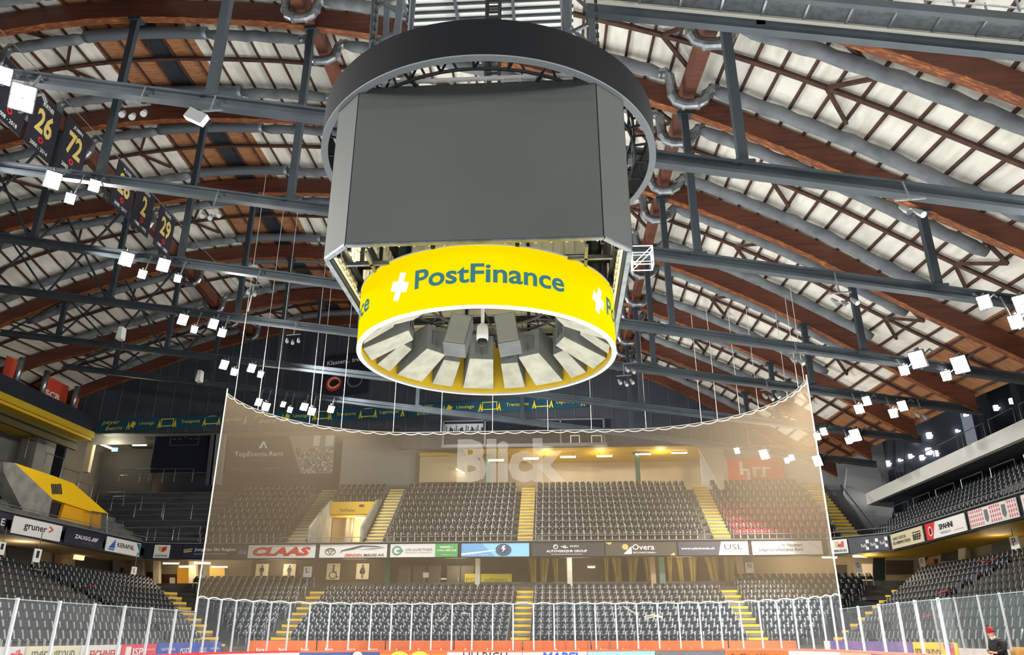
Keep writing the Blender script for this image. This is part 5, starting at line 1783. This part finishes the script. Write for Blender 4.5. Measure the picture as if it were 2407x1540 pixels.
# unlit spotlights
SPOTC = mat('pale_spotlight', '#8f9393', 0.4, 0.4)
for i, (px_, py_, k, lab) in enumerate(((322, 250, 1, 'unlit white spotlight pair on an arm at the left of the first tie'), (492, 262, 1, 'unlit cream floodlight on a bracket under the first tie left of the scoreboard'),
                                        (500, 490, 2, 'unlit spotlight pair under the second tie left of the scoreboard'), (602, 672, 3, 'unlit spotlight with long drop bar under the third tie'),
                                        (690, 788, 4, 'unlit spotlight pair under the fourth tie below the left of the scoreboard'), (2140, 470, 1, 'cluster of unlit white spotlights at the right of the first tie'),
                                        (1974, 690, 2, 'unlit spotlight pair hanging at the right of the second tie'), (1874, 830, 3, 'unlit spotlight pair at the right of the third tie above the net'),
                                        (1806, 917, 4, 'unlit spotlight trio at the right of the fourth tie'), (1484, 855, 4, 'unlit white spotlight trio right of the yellow ring'),
                                        (1467, 884, 4, 'unlit spotlight pair hanging low right of the yellow ring'), (2165, 962, 4, 'unlit spotlight cluster at the right end of the fourth tie'))):
    y = TIE[k][0] - 0.35
    p = at(px_, py_, Y=y)
    t = thing('stage_spotlight', lab, 'spotlight', tuple(p), 'unlit spotlights on the ties')
    zt = tie_z(k, p.x)
    mb = MB()
    mb.tube([(p.x, y + .2, max(zt, p.z) + .3), (p.x, y, p.z)], 0.03, 6)
    mb.beam((p.x - .4, y, p.z), (p.x + .4, y, p.z + .05), .05, .05)
    if i == 3:
        mb.tube([(p.x - .1, y, p.z), (p.x - .2, y, p.z - 1.3)], .035, 6)
    mb.build('bracket', GALV, t)
    for j in range(2 if i % 2 else 3):
        mb = MB()
        c = p + Vector((-.32 + .32 * j, -.05, -.22 - .1 * (j % 2)))
        if i == 1:
            if j:
                continue
            mb.box(c, (.62, .2, .34), Matrix.Rotation(.5, 3, 'Y'))
        else:
            mb.tube([c, c + Vector((.06, -.12, -.16)), c + Vector((.1, -.22, -.28))], [.05, .085, .09], 10)
        mb.build('lamp_head', SPOTC, t)
for px_, py_, y, k, lab in ((284, 783, 45.5, 5, 'white box loudspeaker hanging on a rod at far left under the ties'), (469, 884, 52.5, 6, 'white box loudspeaker hanging on a rod left of the net')):
    p = at(px_, py_, Y=y)
    t = thing('hanging_loudspeaker', lab, 'loudspeaker', tuple(p), 'hanging white loudspeakers')
    mb = MB()
    mb.prism([p + Vector(v) for v in ((-.2, -.2, -.45), (.2, -.2, -.45), (.16, -.2, .4), (-.1, -.2, .4))], (0, .5, 0))
    mb.build('cabinet', WHITE, t)
    MB().tube([p + Vector((0, 0, .4)), Vector((p.x, y + .5, tie_z(k, p.x)))], .025, 5).build('rod', GREYP, t)
# small white truss box right of the scoreboard
p = at(1509, 607, Y=24.6)
mb = MB()
C8 = [(sx * .36, sy * .25, sz * .36) for sx in (-1, 1) for sy in (-1, 1) for sz in (-1, 1)]
for i in range(8):
    for j in range(i + 1, 8):
        if sum(abs(a - b) > .01 for a, b in zip(C8[i], C8[j])) <= 1:
            mb.tube([p + Vector(C8[i]), p + Vector(C8[j])], .025, 5)
for s_ in (-1, 1):
    mb.tube([p + Vector((-.36, s_ * .25, -.36)), p + Vector((.36, s_ * .25, .36))], .02, 5)
    mb.tube([p + Vector((s_ * .36, -.25, 0)), p + Vector((s_ * .36, .25, 0))], .02, 5)
    mb.tube([p + Vector((-.36, s_ * .25, 0)), p + Vector((.36, s_ * .25, 0))], .02, 5)
tag(mb.build('truss_box', WHITE), 'small white lattice truss box on the second tie at the scoreboard right edge', 'truss')

# ------------------------------------------------------------------ the yellow entrance in the upper tier
t = thing('entrance', 'lit entrance with a yellow head board in the upper tier behind the net', 'entrance', (-16.3, 58, 7.8))
mb = MB()
for x, s_ in ((-18.25, 1), (-14.25, -1)):
    mb.prism([(x, 56.1, 7.7), (x, 61.2, 7.7), (x, 61.2, 11.9), (x, 60.2, 11.7), (x, 56.1, 9.1)], (.18 * s_, 0, 0))
mb.build('side_wall', CONC, t)
MB().box((-16.25, 60.6, 11.15), (4.0, .16, .95)).build('head_board', YELLOW, t)
a = Vector((-17.9, 60.5, 10.8))
lettering('PostFinance', a + Vector((.6, 0, .05)), (1.2, 0, 0), (0, 0, .25), mat('olive_print', '#5a5220', 0.6), t)
mb = MB()
mb.box((-15.6, 60.51, 11.3), (.4, .01, .2))
mb.build('emblem', DGREY, t)
MB().box((-16.25, 62.4, 9.2), (4.2, .15, 3.2)).build('rear_wall', mat('warm_cream_wall', '#d9bf92', 0.7), t)
MB().box((-16.25, 59.4, 7.75), (4.2, 6.4, .1)).build('landing', CONC, t)
MB().box((-16.25, 61.5, 10.6), (4.0, 1.8, .1)).build('soffit', DYELLOW, t)
for x, w in ((-16.9, .22), (-16.5, .12)):
    MB().box((x, 61.6, 9.2), (w, .2, 2.9)).build('jamb', GREYP if w < .2 else CONC, t)
tube_light(Vector((-15.4, 61.0, 10.4)), 1.5, 'lit tube lamp just under the yellow head board of the entrance', None, 0, 0, TUBES)
tube_light(Vector((-15.1, 61.7, 10.05)), .7, 'short lit tube lamp deeper inside the yellow entrance', None, 0, 0, TUBES)
lamp('entrance_light', 'POINT', (-16.2, 60.9, 9.8), 260, None, .4, color=(1, .85, .55))

# ------------------------------------------------------------------ left corner: terrace, canopy, corridor
XP = -31.2
q = lambda pts, X=XP: [at(a, b, X=X) for a, b in pts]
t = thing('stair_hood', 'bright yellow slanted stair hood with striped mark over the left stand entrance', 'stair hood', tuple(at(150, 1240, X=XP)))
mb = MB()
mb.prism(q([(34, 1088), (132, 1121), (172, 1136), (256, 1209), (215, 1203), (122, 1173)]), (-1.2, 0, 0))
mb.build('canopy', YELLOW, t)
mb = MB()
mb.prism(q([(152, 1185), (215, 1203), (238, 1207), (236, 1250), (140, 1222)], XP - .25), (-.2, 0, 0))
mb.build('yellow_wall', mat('amber_wall', '#e0a416', 0.6), t)
mb = MB()
mb.prism(q([(118, 1172), (152, 1184), (146, 1228), (112, 1222)], XP - .5), (-.1, 0, 0))
mb.build('doorway', mat('door_black', '#1b1d24', 0.6), t)
mb = MB()
mb.prism(q([(8, 1086), (34, 1088), (123, 1172), (112, 1224), (60, 1212), (8, 1110)], XP + .02), (-.9, 0, 0))
mb.build('flank_wall', CONC, t)
mb = MB()
for i in range(6):
    o = 4.6 * i
    mb.add(q([(120 + o * .9, 1136 + o * .0 + abs(i - 2.5) * -1.0 + 4), (123 + o * .9, 1133 + 4), (126 + o * .9, 1158 + 3), (123 + o * .9, 1160 + 3)], XP + .02), [(0, 1, 2, 3)])
mb.build('emblem', DGREY, t)
t = thing('mesh_cage', 'grey wire mesh cage beside the yellow stair hood', 'cage', tuple(at(235, 1248, X=XP + .4)))
mb = MB()
c4 = q([(212, 1246), (214, 1202), (252, 1208), (250, 1256)], XP + .3)
for a, b in zip(c4, c4[1:] + c4[:1]):
    mb.tube([a, b], .035, 5)
mb.build('frame', GALV, t)
mb = MB()
for i in range(1, 12):
    f = i / 12
    mb.tube([c4[0].lerp(c4[3], f), c4[1].lerp(c4[2], f)], .008, 4)
    mb.tube([c4[0].lerp(c4[1], f), c4[3].lerp(c4[2], f)], .008, 4)
mb.build('mesh', GALV, t)
# crush barriers on the terraces
for i, (px_, py_, w_, kw) in enumerate(((262, 1160, 2.2, {'Y': 59.5}), (318, 1105, 2.6, {'Y': 62.6}), (372, 1105, 3.0, {'Y': 62.6}), (420, 1105, 2.6, {'Y': 62.6}), (300, 1170, 2.4, {'Y': 59.0}), (352, 1185, 2.2, {'Y': 58.2}), (420, 1190, 2.2, {'Y': 58.2}),
                                        (255, 1230, 2.2, {'Y': 56.8}), (330, 1245, 2.4, {'Y': 56.6}), (385, 1245, 2.4, {'Y': 56.6}), (440, 1240, 2.0, {'Y': 56.6}))):
    p = at(px_, py_, **kw)
    mb = MB()
    mb.tube([p + Vector((-w_ / 2, 0, -1.0)), p + Vector((-w_ / 2, 0, .1)), p + Vector((w_ / 2, 0, .1)), p + Vector((w_ / 2, 0, -1.0))], .03, 6)
    mb.tube([p + Vector((-w_ / 2, 0, -.45)), p + Vector((w_ / 2, 0, -.45))], .025, 6)
    tag(mb.build('crush_barrier', GALV), f'grey tube crush barrier on the dark left corner terrace, {nth(i + 1)} of them', 'railing', 'crush barriers of the corner terrace')
for i, (px_, py_) in enumerate(((24, 1150), (52, 1168), (90, 1040), (130, 1075), (170, 1110), (28, 1180), (200, 1140))):
    p = at(px_, py_, X=-33.5 if i in (0, 1, 5) else -36)
    mb = MB()
    mb.tube([p + Vector((0, -1, -1.3)), p + Vector((0, -1, .1)), p + Vector((0, 1, .1)), p + Vector((0, 1, -1.3))], .03, 6)
    tag(mb.build('crush_barrier', GALV), f'grey tube crush barrier on the left side terrace, {nth(i + 1)} of them', 'railing', 'crush barriers of the side terrace')
t = thing('corridor_portal', 'lit gallery corridor mouth with pale soffit in the far left corner', 'corridor', tuple(at(275, 1110, Y=64)))
a, b = at(216, 1050, Y=63.5), at(350, 1012, Y=63.5)
mb = MB()
mb.prism([Vector((a.x, 63.3, a.z + .1)), Vector((b.x, 63.3, a.z + .1)), Vector((b.x, 62.2, b.z)), Vector((a.x, 62.2, b.z))], (0, .05, .2))
mb.build('soffit', mat('pale_soffit', '#8f8c80', 0.8), t)
c = at(222, 1105, Y=65.2)
mb = MB()
mb.box(((a.x + b.x) / 2, 65.5, 14.5), (b.x - a.x, .2, 5.5))
mb.build('rear_wall', mat('corridor_wall', '#4a4640', 0.8), t)
mb = MB()
p = at(203, 1105, Y=63.4)
mb.box((p.x, 63.4, p.z + 1.2), (.55, .4, 2.8))
mb.build('lit_pier', mat('warm_pier', '#c9b896', 0.7), t)
tube_light(at(252, 1051, Y=63.7), 1.5, 'lit tube lamp slanting in the corridor mouth at far left', None, .6, .3, TUBES)
tube_light(at(328, 1047, Y=63.7), 1.2, 'lit level tube lamp in the corridor mouth right of the exit sign', None, 0, 0, TUBES)
p = at(270, 1057, Y=63.3)
tag(MB().box(p, (.5, .1, .3)).build('exit_sign', EXIT), 'small green lit exit sign between the two corridor tube lamps', 'sign')
lamp('corridor_light', 'POINT', at(262, 1062, Y=63.0) + Vector((0, 0, 0)), 200, None, .4, color=(1, .9, .75))
for i, (px_, yb) in enumerate(((36, 900), (94, 940), (166, 975))):
    a = at(px_, yb, X=-39.25)
    a.z = 18.85
    mb = MB()
    mb.tube([a, a + Vector((0, .1, 1.9))], .22, 10)
    o = mb.build('vent_pipe', GALV, None, True)
    tag(o, f'short silver vent pipe above the yellow edged gallery, {nth(i + 1)} from the left', 'pipe', 'silver vent pipes of the left gallery')
for i, (x0, x1, lab) in enumerate(((0, 30, 'orange red hoarding at the left picture edge above the gallery'), (98, 158, 'orange red hoarding with white lettering between two silver pipes'), (168, 182, 'short orange red hoarding in the far left gable corner'))):
    a, b = at(x0, 905 + 26 * i, X=-40.5), at(x1, 905 + 26 * i, X=-40.5)
    sign('gallery_hoarding', lab, 'hoarding', (-40.5, a.y), (-40.5, b.y), 19.3, 21.0, mat('hoarding_red', '#c94a30', 0.6), [T_('SCB', .1, .1, .6, .3, WH, .03)] if i == 1 else [], .08, 'hoardings on the left gallery')
# corner columns between the terrace and the event board
for x0, w_, lab, m_ in ((512, .9, 'pale grey slanted corner pier left of the net top', mat('pale_corner_pier', '#777b80', 0.8)), (497, .5, 'dark corner pier beside the dark info board', mat('dark_corner_pier', '#4c5058', 0.8))):
    a, b = at(x0 - 8, 1140, Y=62.6), at(x0 + 6, 1012, Y=62.6)
    mb = MB()
    mb.prism([Vector((a.x - w_ / 2, 62.6, a.z)), Vector((a.x + w_ / 2, 62.6, a.z)), Vector((b.x + w_ / 2, 62.6, b.z)), Vector((b.x - w_ / 2, 62.6, b.z))], (0, .4, 0))
    tag(mb.build('corner_pier', m_), lab, 'pier')

# concourse openings on both sides and in the far corners
def opening(name, pts, kw, m_, lab, cat='doorway', dep=None):
    mb = MB()
    pp = [at(a, b, **kw) for a, b in pts]
    mb.prism(pp, dep or ((-.1, 0, 0) if 'X' in kw and kw['X'] > 0 else ((.1, 0, 0) if 'X' in kw else (0, -.1, 0))))
    return tag(mb.build(name, m_), lab, cat)


DARKO = mat('dark_opening', '#191b20', 0.5)
REDB = mat('red_brown_door', '#4a241c', 0.6)
opening('concourse_door', [(14, 1282), (78, 1293), (78, 1345), (14, 1338)], {'X': -34.78}, DARKO, 'wide dark opening under the left fascia between the letter signs')
opening('concourse_window', [(178, 1302), (262, 1318), (262, 1345), (178, 1330)], {'X': -34.78}, mat('dim_glass', '#55534c', 0.3), 'dim window in the left concourse wall', 'window')
opening('poster', [(126, 1300), (140, 1303), (138, 1330), (124, 1327)], {'X': -34.76}, mat('dull_red_poster', '#7a5048', 0.6), 'dull red poster on the left concourse wall', 'poster')
opening('poster', [(281, 1334), (292, 1336), (291, 1352), (280, 1350)], {'X': -34.76}, mat('pink_poster', '#b98a80', 0.6), 'pale pink poster at the end of the left concourse wall', 'poster')
tag(MB().box(at(187, 1304, X=-34.0), (.2, 1.0, .7)).build('lit_panel', mat('lit_cream_panel', '#ffdca8', 0.5, emit=1.2)), 'small lit cream panel under the left fascia', 'panel')
for x0, x1, y0, y1, m_, lab in ((346, 366, 1345, 1392, REDB, 'red brown door in the left far corner'), (378, 415, 1350, 1402, REDB, 'wide red brown door with notice in the left far corner'),
                                (418, 445, 1332, 1402, mat('orange_wall_glow', '#d9982c', 0.6, emit=.25), 'orange wall strip with its light put in as glow, beside the corner stairs'),  # light falling on this wall is put in as faint emission
                                (1960, 1990, 1328, 1362, mat('dull_brown_panel', '#4f4236', 0.6), 'dull brown panel in the right far corner'),
                                (2014, 2050, 1326, 1390, mat('doorway_glow', '#e8cfae', 0.6, emit=.35), 'bright doorway behind the letter O in the right corner'),  # brightness of the doorway is put into the panel as emission
                                (2052, 2078, 1312, 1388, mat('green_black_door', '#12262a', 0.6), 'dark green door right of the bright doorway'),
                                (2082, 2145, 1318, 1350, mat('brown_screen', '#4c443a', 0.6), 'brown shutter screen in the right corner')):
    opening('corner_door', [(x0, y1), (x1, y1), (x1, y0), (x0, y0)], {'Y': 60.38}, m_, lab)
opening('toilet_notice', [(400, 1383), (412, 1383), (412, 1358), (400, 1358)], {'Y': 60.25}, SG, 'small cream notice on the wide red brown door', 'notice')
for x0, x1, m_, lab in ((322, 342, mat('grey_green_pier', '#8a8676', 0.8), 'grey green pier at the end of the left concourse'), (366, 379, mat('warm_white_pier', '#d6c8a8', 0.7), 'warm white pier between the two corner doors'), (449, 466, mat('cream_pier', '#cdbd9c', 0.7), 'cream pier left of the letter K')):
    opening('corner_pier', [(x0, 1412), (x1, 1412), (x1, 1320), (x0, 1320)], {'Y': 59.5}, m_, lab, 'pier', (0, -.4, 0))
for x0, x1, y0, y1, lab in ((2215, 2262, 1262, 1320, 'dark opening in the right concourse wall left of the pale pier'), (2335, 2385, 1235, 1300, 'dark opening in the right concourse wall before the letter P')):
    opening('concourse_door', [(x0, y1), (x1, y1 - 6), (x1, y0 - 10), (x0, y0)], {'X': 26.3}, DARKO, lab)
opening('concourse_pier', [(2256, 1318), (2272, 1314), (2272, 1244), (2256, 1248)], {'X': 26.0}, mat('warm_white_pier2', '#d9ccb0', 0.7), 'pale warm pier between the dark openings of the right concourse', 'pier')
opening('poster', [(2180, 1328), (2198, 1325), (2198, 1314), (2180, 1316)], {'X': 26.3}, mat('red_text_poster', '#b06a5a', 0.6), 'small red printed poster right of the wall letter O', 'poster')
for i, (px_, py_) in enumerate(((402, 1325), (440, 1333), (476, 1325), (516, 1333), (1950, 1311), (2022, 1309))):
    tube_light(at(px_, py_, Y=58.6), 1.1, f'lit tube lamp under the end tier soffit, {nth(i + 1)} from the left', 'tube lamps under the end tier', .3, 0, TUBES)
for p in ((-27, 58, 6.8), (-21, 58.2, 6.8), (17, 58.2, 6.8), (21.5, 57.5, 6.8), (-32.5, 38, 6.8), (-32.5, 46, 6.8), (24.6, 36, 6.8), (24.6, 46, 6.8), (-15, 57.2, 6.6), (-7.5, 57.2, 6.6), (1, 57.2, 6.6), (8.5, 57.2, 6.6)):
    lamp('concourse_fill', 'POINT', p, 90 if p[0] > 24 else 170, None, .9, color=(1, .84, .6))  # fill lights added to lift the dark concourse walls and signs
opening('yellow_sheet', [(494, 1357), (529, 1357), (529, 1330), (494, 1330)], {'Y': 59.4}, mat('amber_sheet', '#d0a83c', 0.6), 'amber sheet on the wall behind the left net edge', 'sheet')

# ------------------------------------------------------------------ right galleries
p = at(2315, 1233, X=23.0)
tag(MB().box(p, (.1, .55, .42)).build('exit_sign', EXIT), 'green lit exit sign hanging under the pink dashed board', 'sign')
for i, (px_, py_, w_) in enumerate(((2305, 957, .3), (2341, 959, .45), (2378, 943, .45), (2268, 976, .25), (2249, 1013, .28), (2184, 1024, .55), (2154, 1038, .25), (2140, 1073, .4), (2167, 1076, .45), (2114, 1082, .25), (2087, 1090, .5), (2200, 1066, .5), (2183, 1061, .6))):
    p = at(px_, py_, X=33.5)
    if p.y > 64.7:
        p = at(px_, py_, Y=64.75)
    mb = MB()
    mb.box(p, (w_ * .6, w_ * .6, w_ * .9))
    mb.box(p + Vector((.15, .1, 0)), (.3, .3, .1))
    tag(mb.build('gallery_lamp', mat('gallery_glow', '#f4f6ff', 0.5, emit=1.6)), f'small glowing lamp on the dark right gallery, {nth(i + 1)} of these', 'lamp', 'small lamps on the right gallery')
for i, y in enumerate((34, 39, 44, 49, 54, 59)):
    mb = MB()
    mb.box((32.6, y, 16.5), (.6, .9, 9))
    tag(mb.build('gallery_pier', mat('grey_gallery_pier', '#5d636b', 0.8)), f'grey pier at the back of the right gallery, {nth(i + 1)} from the camera', 'pier', 'piers of the right gallery')
for i in range(9):
    y = 30 + i * 3.6
    mb = MB()
    x, z = 25.6, 9.9
    mb.tube([(x, y, z - .3), (x, y, z + 1.1), (x, y + 2.6, z + 1.1), (x, y + 2.6, z - .3)], .035, 6)
    mb.tube([(x, y, z + .5), (x, y + 2.6, z + .5)], .025, 6)
    tag(mb.build('seat_railing', GALV), f'grey tube railing among the upper right seats, {nth(i + 1)} from the camera', 'railing', 'railings of the upper right stand')
for i in range(11):
    y = 26 + i * 3.2
    mb = MB()
    mb.tube([(24.8, y, 12.12), (24.8, y, 13.3), (24.8, y + 2.6, 13.3), (24.8, y + 2.6, 12.12)], .03, 6)
    tag(mb.build('gallery_railing', GREYP), f'dark tube railing on the right gallery edge, {nth(i + 1)} from the camera', 'railing', 'railings of the right gallery')
mb = MB()
a, b = at(1976, 1140, Y=62), at(2052, 1238, Y=57)
mb.tube([a, b], .04, 6)
mb.tube([b, b + Vector((0, 0, -1))], .04, 6)
mb.tube([a, a + Vector((0, 0, -1))], .04, 6)
tag(mb.build('handrail', DSTEEL), 'dark slanting handrail down the stairs right of the net', 'handrail')
opening('grey_flank', [(1985, 1160), (2035, 1240), (2090, 1255), (2104, 1170), (2060, 1100), (1992, 1100)], {'Y': 62.2}, mat('grey_flank_wall', '#bcbec0', 0.85), 'plain grey flank wall beside the upper right stairs', 'wall panel', (0, .3, 0))
for x0, x1, y0, y1 in ((2083, 2098, 1030, 1105), (2106, 2125, 1030, 1110)):
    opening('wall_fin', [(x0, y1), (x1, y1), (x1, y0), (x0, y0)], {'Y': 64.95}, mat('blade_grey', '#7e848c', 0.7), f'pale grey upright wall blade {"left" if x0 < 2100 else "right"} of the pair above the white gallery edge', 'wall panel', (0, .3, 0))
# tape and covers lying on seats
for i, (px_, py_, kw) in enumerate(((2340, 1316, {'X': 23.0}), (2318, 1321, {'X': 22.5}), (2310, 1384, {'X': 19.5}), (2322, 1382, {'X': 19.5}), (2335, 1379, {'X': 19.5}), (2345, 1377, {'X': 19.5}), (2217, 1393, {'X': 18.6}), (2226, 1391, {'X': 18.6}), (2180, 1450, {'X': 16.0}), (2190, 1448, {'X': 16.0}),
                                    (215, 1378, {'X': -25.5}), (1255, 1432, {'Y': 52.5}), (1265, 1482, {'Y': 49.6}), (1285, 1482, {'Y': 49.6}), (1018, 1482, {'Y': 49.6}), (770, 1452, {'Y': 51.4}))):
    p = at(px_, py_, **kw)
    tag(MB().box(p, (.34, .34, .05) if 'X' in kw else (.5, .12, .08)).build('seat_tape', mat('coral_tape', '#c9404c', 0.6)), f'coral red reservation tape over a black seat, {nth(i + 1)} of them', 'tape', 'coral seat tapes')
for i, (pts, z) in enumerate((([(1465, 1425), (1480, 1435), (1500, 1445)], 49.5), ([(1514, 1450), (1535, 1446), (1558, 1450)], 49.4), ([(1515, 1455), (1540, 1449), (1556, 1452)], 49.3), ([(1085, 1441), (1100, 1443)], 49.5), ([(1033, 1461), (1046, 1450)], 49.5))):
    mb = MB()
    mb.tube([at(a, b, Y=48.4) for a, b in pts], .035, 5)
    tag(mb.build('loose_strap', mat('cream_strap', '#d8cfb0', 0.7)), f'loose cream strap hanging behind the glass, {nth(i + 1)} of five', 'strap', 'loose straps behind the glass')

# ------------------------------------------------------------------ the person by the right boards
PB = Vector((13.15, 25.9, 0.18))
F_ = Vector((-.96, -.28, 0)).normalized()
S_ = Vector((-F_.y, F_.x, 0))
L = lambda f, s, z: PB + F_ * f + S_ * s + Vector((0, 0, z))
per = thing('person', 'person in black coat and red knitted hat, head bowed over a phone at right', 'person', tuple(PB))
mb = MB()
mb.box(PB + Vector((.2, 0, -.1)), (1.4, 30, .2))
struct(mb, 'floor_bench', CONC)


def skin_mesh(name, nodes, edges, m, parent, lev=2, root=0):
    me = bpy.data.meshes.new(name)
    o3 = Vector(parent['_o'])
    me.from_pydata([tuple(Vector(p) - o3) for p, r in nodes], edges, [])
    me.materials.append(m)
    o = bpy.data.objects.new(name, me)
    COL.objects.link(o)
    o.parent = parent
    o['_o'] = list(o3)
    sk = o.modifiers.new('skin', 'SKIN')
    sk.use_smooth_shade = True
    if not me.skin_vertices:
        pass
    lay = me.skin_vertices[0].data if me.skin_vertices else None
    if lay is None:
        bpy.context.view_layer.objects.active = o
        bpy.ops.mesh.customdata_skin_add()
        lay = me.skin_vertices[0].data
    for i, (p, r) in enumerate(nodes):
        lay[i].radius = r if isinstance(r, tuple) else (r, r)
        lay[i].use_root = i == root
    sd = o.modifiers.new('smooth', 'SUBSURF')
    sd.levels = sd.render_levels = lev
    return o


nodes = [(L(0, 0, .95), .1), (L(.02, 0, 1.15), .1), (L(.05, 0, 1.36), .1), (L(.13, 0, 1.50), .06), (L(.18, 0, 1.575), (.075, .085)), (L(.215, 0, 1.66), (.085, .095)), (L(.22, 0, 1.73), .07)]
edges = [(0, 1), (1, 2), (2, 3), (3, 4), (4, 5), (5, 6)]
coat = [(L(0, 0, .80), (.22, .18)), (L(.0, 0, 1.0), (.22, .18)), (L(.02, 0, 1.18), (.22, .18)), (L(.05, 0, 1.36), (.22, .18)), (L(.11, 0, 1.475), (.09, .085))]
ce = [(0, 1), (1, 2), (2, 3), (3, 4)]
trs = [(L(0, 0, .9), .15)]
te = []
for s_ in (-1, 1):
    b = len(nodes)
    nodes += [(L(.06, .18 * s_, 1.40), .055), (L(.06, .25 * s_, 1.14), .043), (L(.27, .13 * s_, 1.07), .03), (L(.34, .085 * s_, 1.075), (.036, .022))]
    edges += [(2, b), (b, b + 1), (b + 1, b + 2), (b + 2, b + 3)]
    for fi in range(4):
        c = len(nodes)
        f0 = -.025 + .017 * fi
        ln = (.03, .034, .032, .025)[fi]
        nodes += [(L(.385, (.07 + f0 * .6) * s_, 1.085 + f0 * .8), .009), (L(.385 + ln, (.04 + f0 * .4) * s_, 1.09 + f0 * .9), .008), (L(.385 + ln * .8, (.015 + f0 * .3) * s_, 1.11 + f0 * .9), .007)]
        edges += [(b + 3, c), (c, c + 1), (c + 1, c + 2)]
    c = len(nodes)
    nodes += [(L(.33, .06 * s_, 1.105), .011), (L(.36, .035 * s_, 1.125), .009)]
    edges += [(b + 3, c), (c, c + 1)]
    b = len(nodes)
    nodes += [(L(0, .09 * s_, .86), .085), (L(.03, .1 * s_, .5), .06), (L(-.01, .1 * s_, .1), .04), (L(.12, .11 * s_, .05), .035)]
    edges += [(0, b), (b, b + 1), (b + 1, b + 2), (b + 2, b + 3)]
    b = len(coat)
    coat += [(L(.06, .19 * s_, 1.40), .1), (L(.06, .255 * s_, 1.14), .085), (L(.26, .135 * s_, 1.07), .065)]
    ce += [(3, b), (b, b + 1), (b + 1, b + 2)]
    b = len(trs)
    trs += [(L(0, .1 * s_, .82), .105), (L(.03, .1 * s_, .5), .08), (L(0, .1 * s_, .13), .065)]
    te += [(0, b), (b, b + 1), (b + 1, b + 2)]
skin_mesh('body', nodes, edges, SKIN, per)
skin_mesh('coat', coat, ce, mat('black_coat', '#0c0d11', 0.8), per)
skin_mesh('trousers', trs, te, mat('dark_trousers', '#1b2024', 0.8), per)
HATM = mat('red_knit', '#8f1f24', 0.9, 0, '#74151a', 30, bump=.4)
mb = MB()
ax = (Vector((0, 0, 1)) + F_ * .28).normalized()
h0 = L(.2, 0, 1.655)
mb.tube([h0, h0 + ax * .035, h0 + ax * .09, h0 + ax * .135, h0 + ax * .16, h0 + ax * .17], [.112, .116, .108, .08, .045, .01], 18)
hat = mb.build('knitted_hat', HATM, per, True)
mb = MB()
c = h0 + ax * .19
mb.tube([c - ax * .03, c - ax * .015, c + ax * .01, c + ax * .03], [.012, .03, .03, .01], 10)
mb.build('bobble', mat('dark_bobble', '#2a1418', 0.9), hat, True)
mb = MB()
mb.tube([h0 - F_ * .03, h0 - F_ * .035 + ax * .04], [.113, .118], 18)
mb.build('hat_brim', mat('dark_red_brim', '#4a1016', 0.9), hat, True)
mb = MB()
fd = (F_ - Vector((0, 0, .45))).normalized()
fc = L(.2, 0, 1.635)
mb.tube([fc + fd * .085 + Vector((0, 0, .02)), fc + fd * .118 - Vector((0, 0, .02))], [.008, .016], 8)
mb.build('nose', SKIN, per, True)
for s_ in (-1, 1):
    mb = MB()
    e_ = fc + fd * .092 + S_ * .034 * s_ + Vector((0, 0, .02))
    mb.tube([e_, e_ + fd * .008], .011, 8)
    mb.build('eye', BLACK, per)
    mb = MB()
    e_ = fc - F_ * .005 + S_ * .088 * s_ - Vector((0, 0, .01))
    mb.tube([e_ - Vector((0, 0, .03)), e_, e_ + Vector((0, 0, .03))], [.008, .018, .01], 8)
    mb.build('ear', SKIN, per, True)
    mb = MB()
    mb.box(L(.06, .105 * s_, .04), (.28, .1, .09), Matrix.Rotation(math.atan2(F_.y, F_.x), 3, 'Z'))
    mb.build('shoe', BLACK, per)
mb = MB()
m0 = fc + fd * .095 - Vector((0, 0, .045))
mb.tube([m0 - S_ * .025, m0 + S_ * .025], .006, 6)
mb.build('mouth', mat('lip', '#a85a50', 0.6), per)
mb = MB()
mb.tube([L(.13, 0, 1.47), L(.16, 0, 1.53)], [.085, .07], 12)
mb.build('scarf', mat('pale_grey_scarf', '#b8b6a8', 0.9), per, True)
ph = L(.385, 0, 1.115)
rot = Matrix.Rotation(math.atan2(F_.y, F_.x), 3, 'Z') @ Matrix.Rotation(-.5, 3, 'Y')
t = thing('smartphone', 'small phone with pale lit screen held by the person in the red hat', 'phone', tuple(ph))
MB().box(ph, (.15, .075, .009), rot).build('case', BLACK, t)
MB().box(ph + rot @ Vector((0, 0, .006)), (.135, .066, .003), rot).build('screen', mat('lit_phone_screen', '#eef2ff', 0.3, emit=1.5), t)
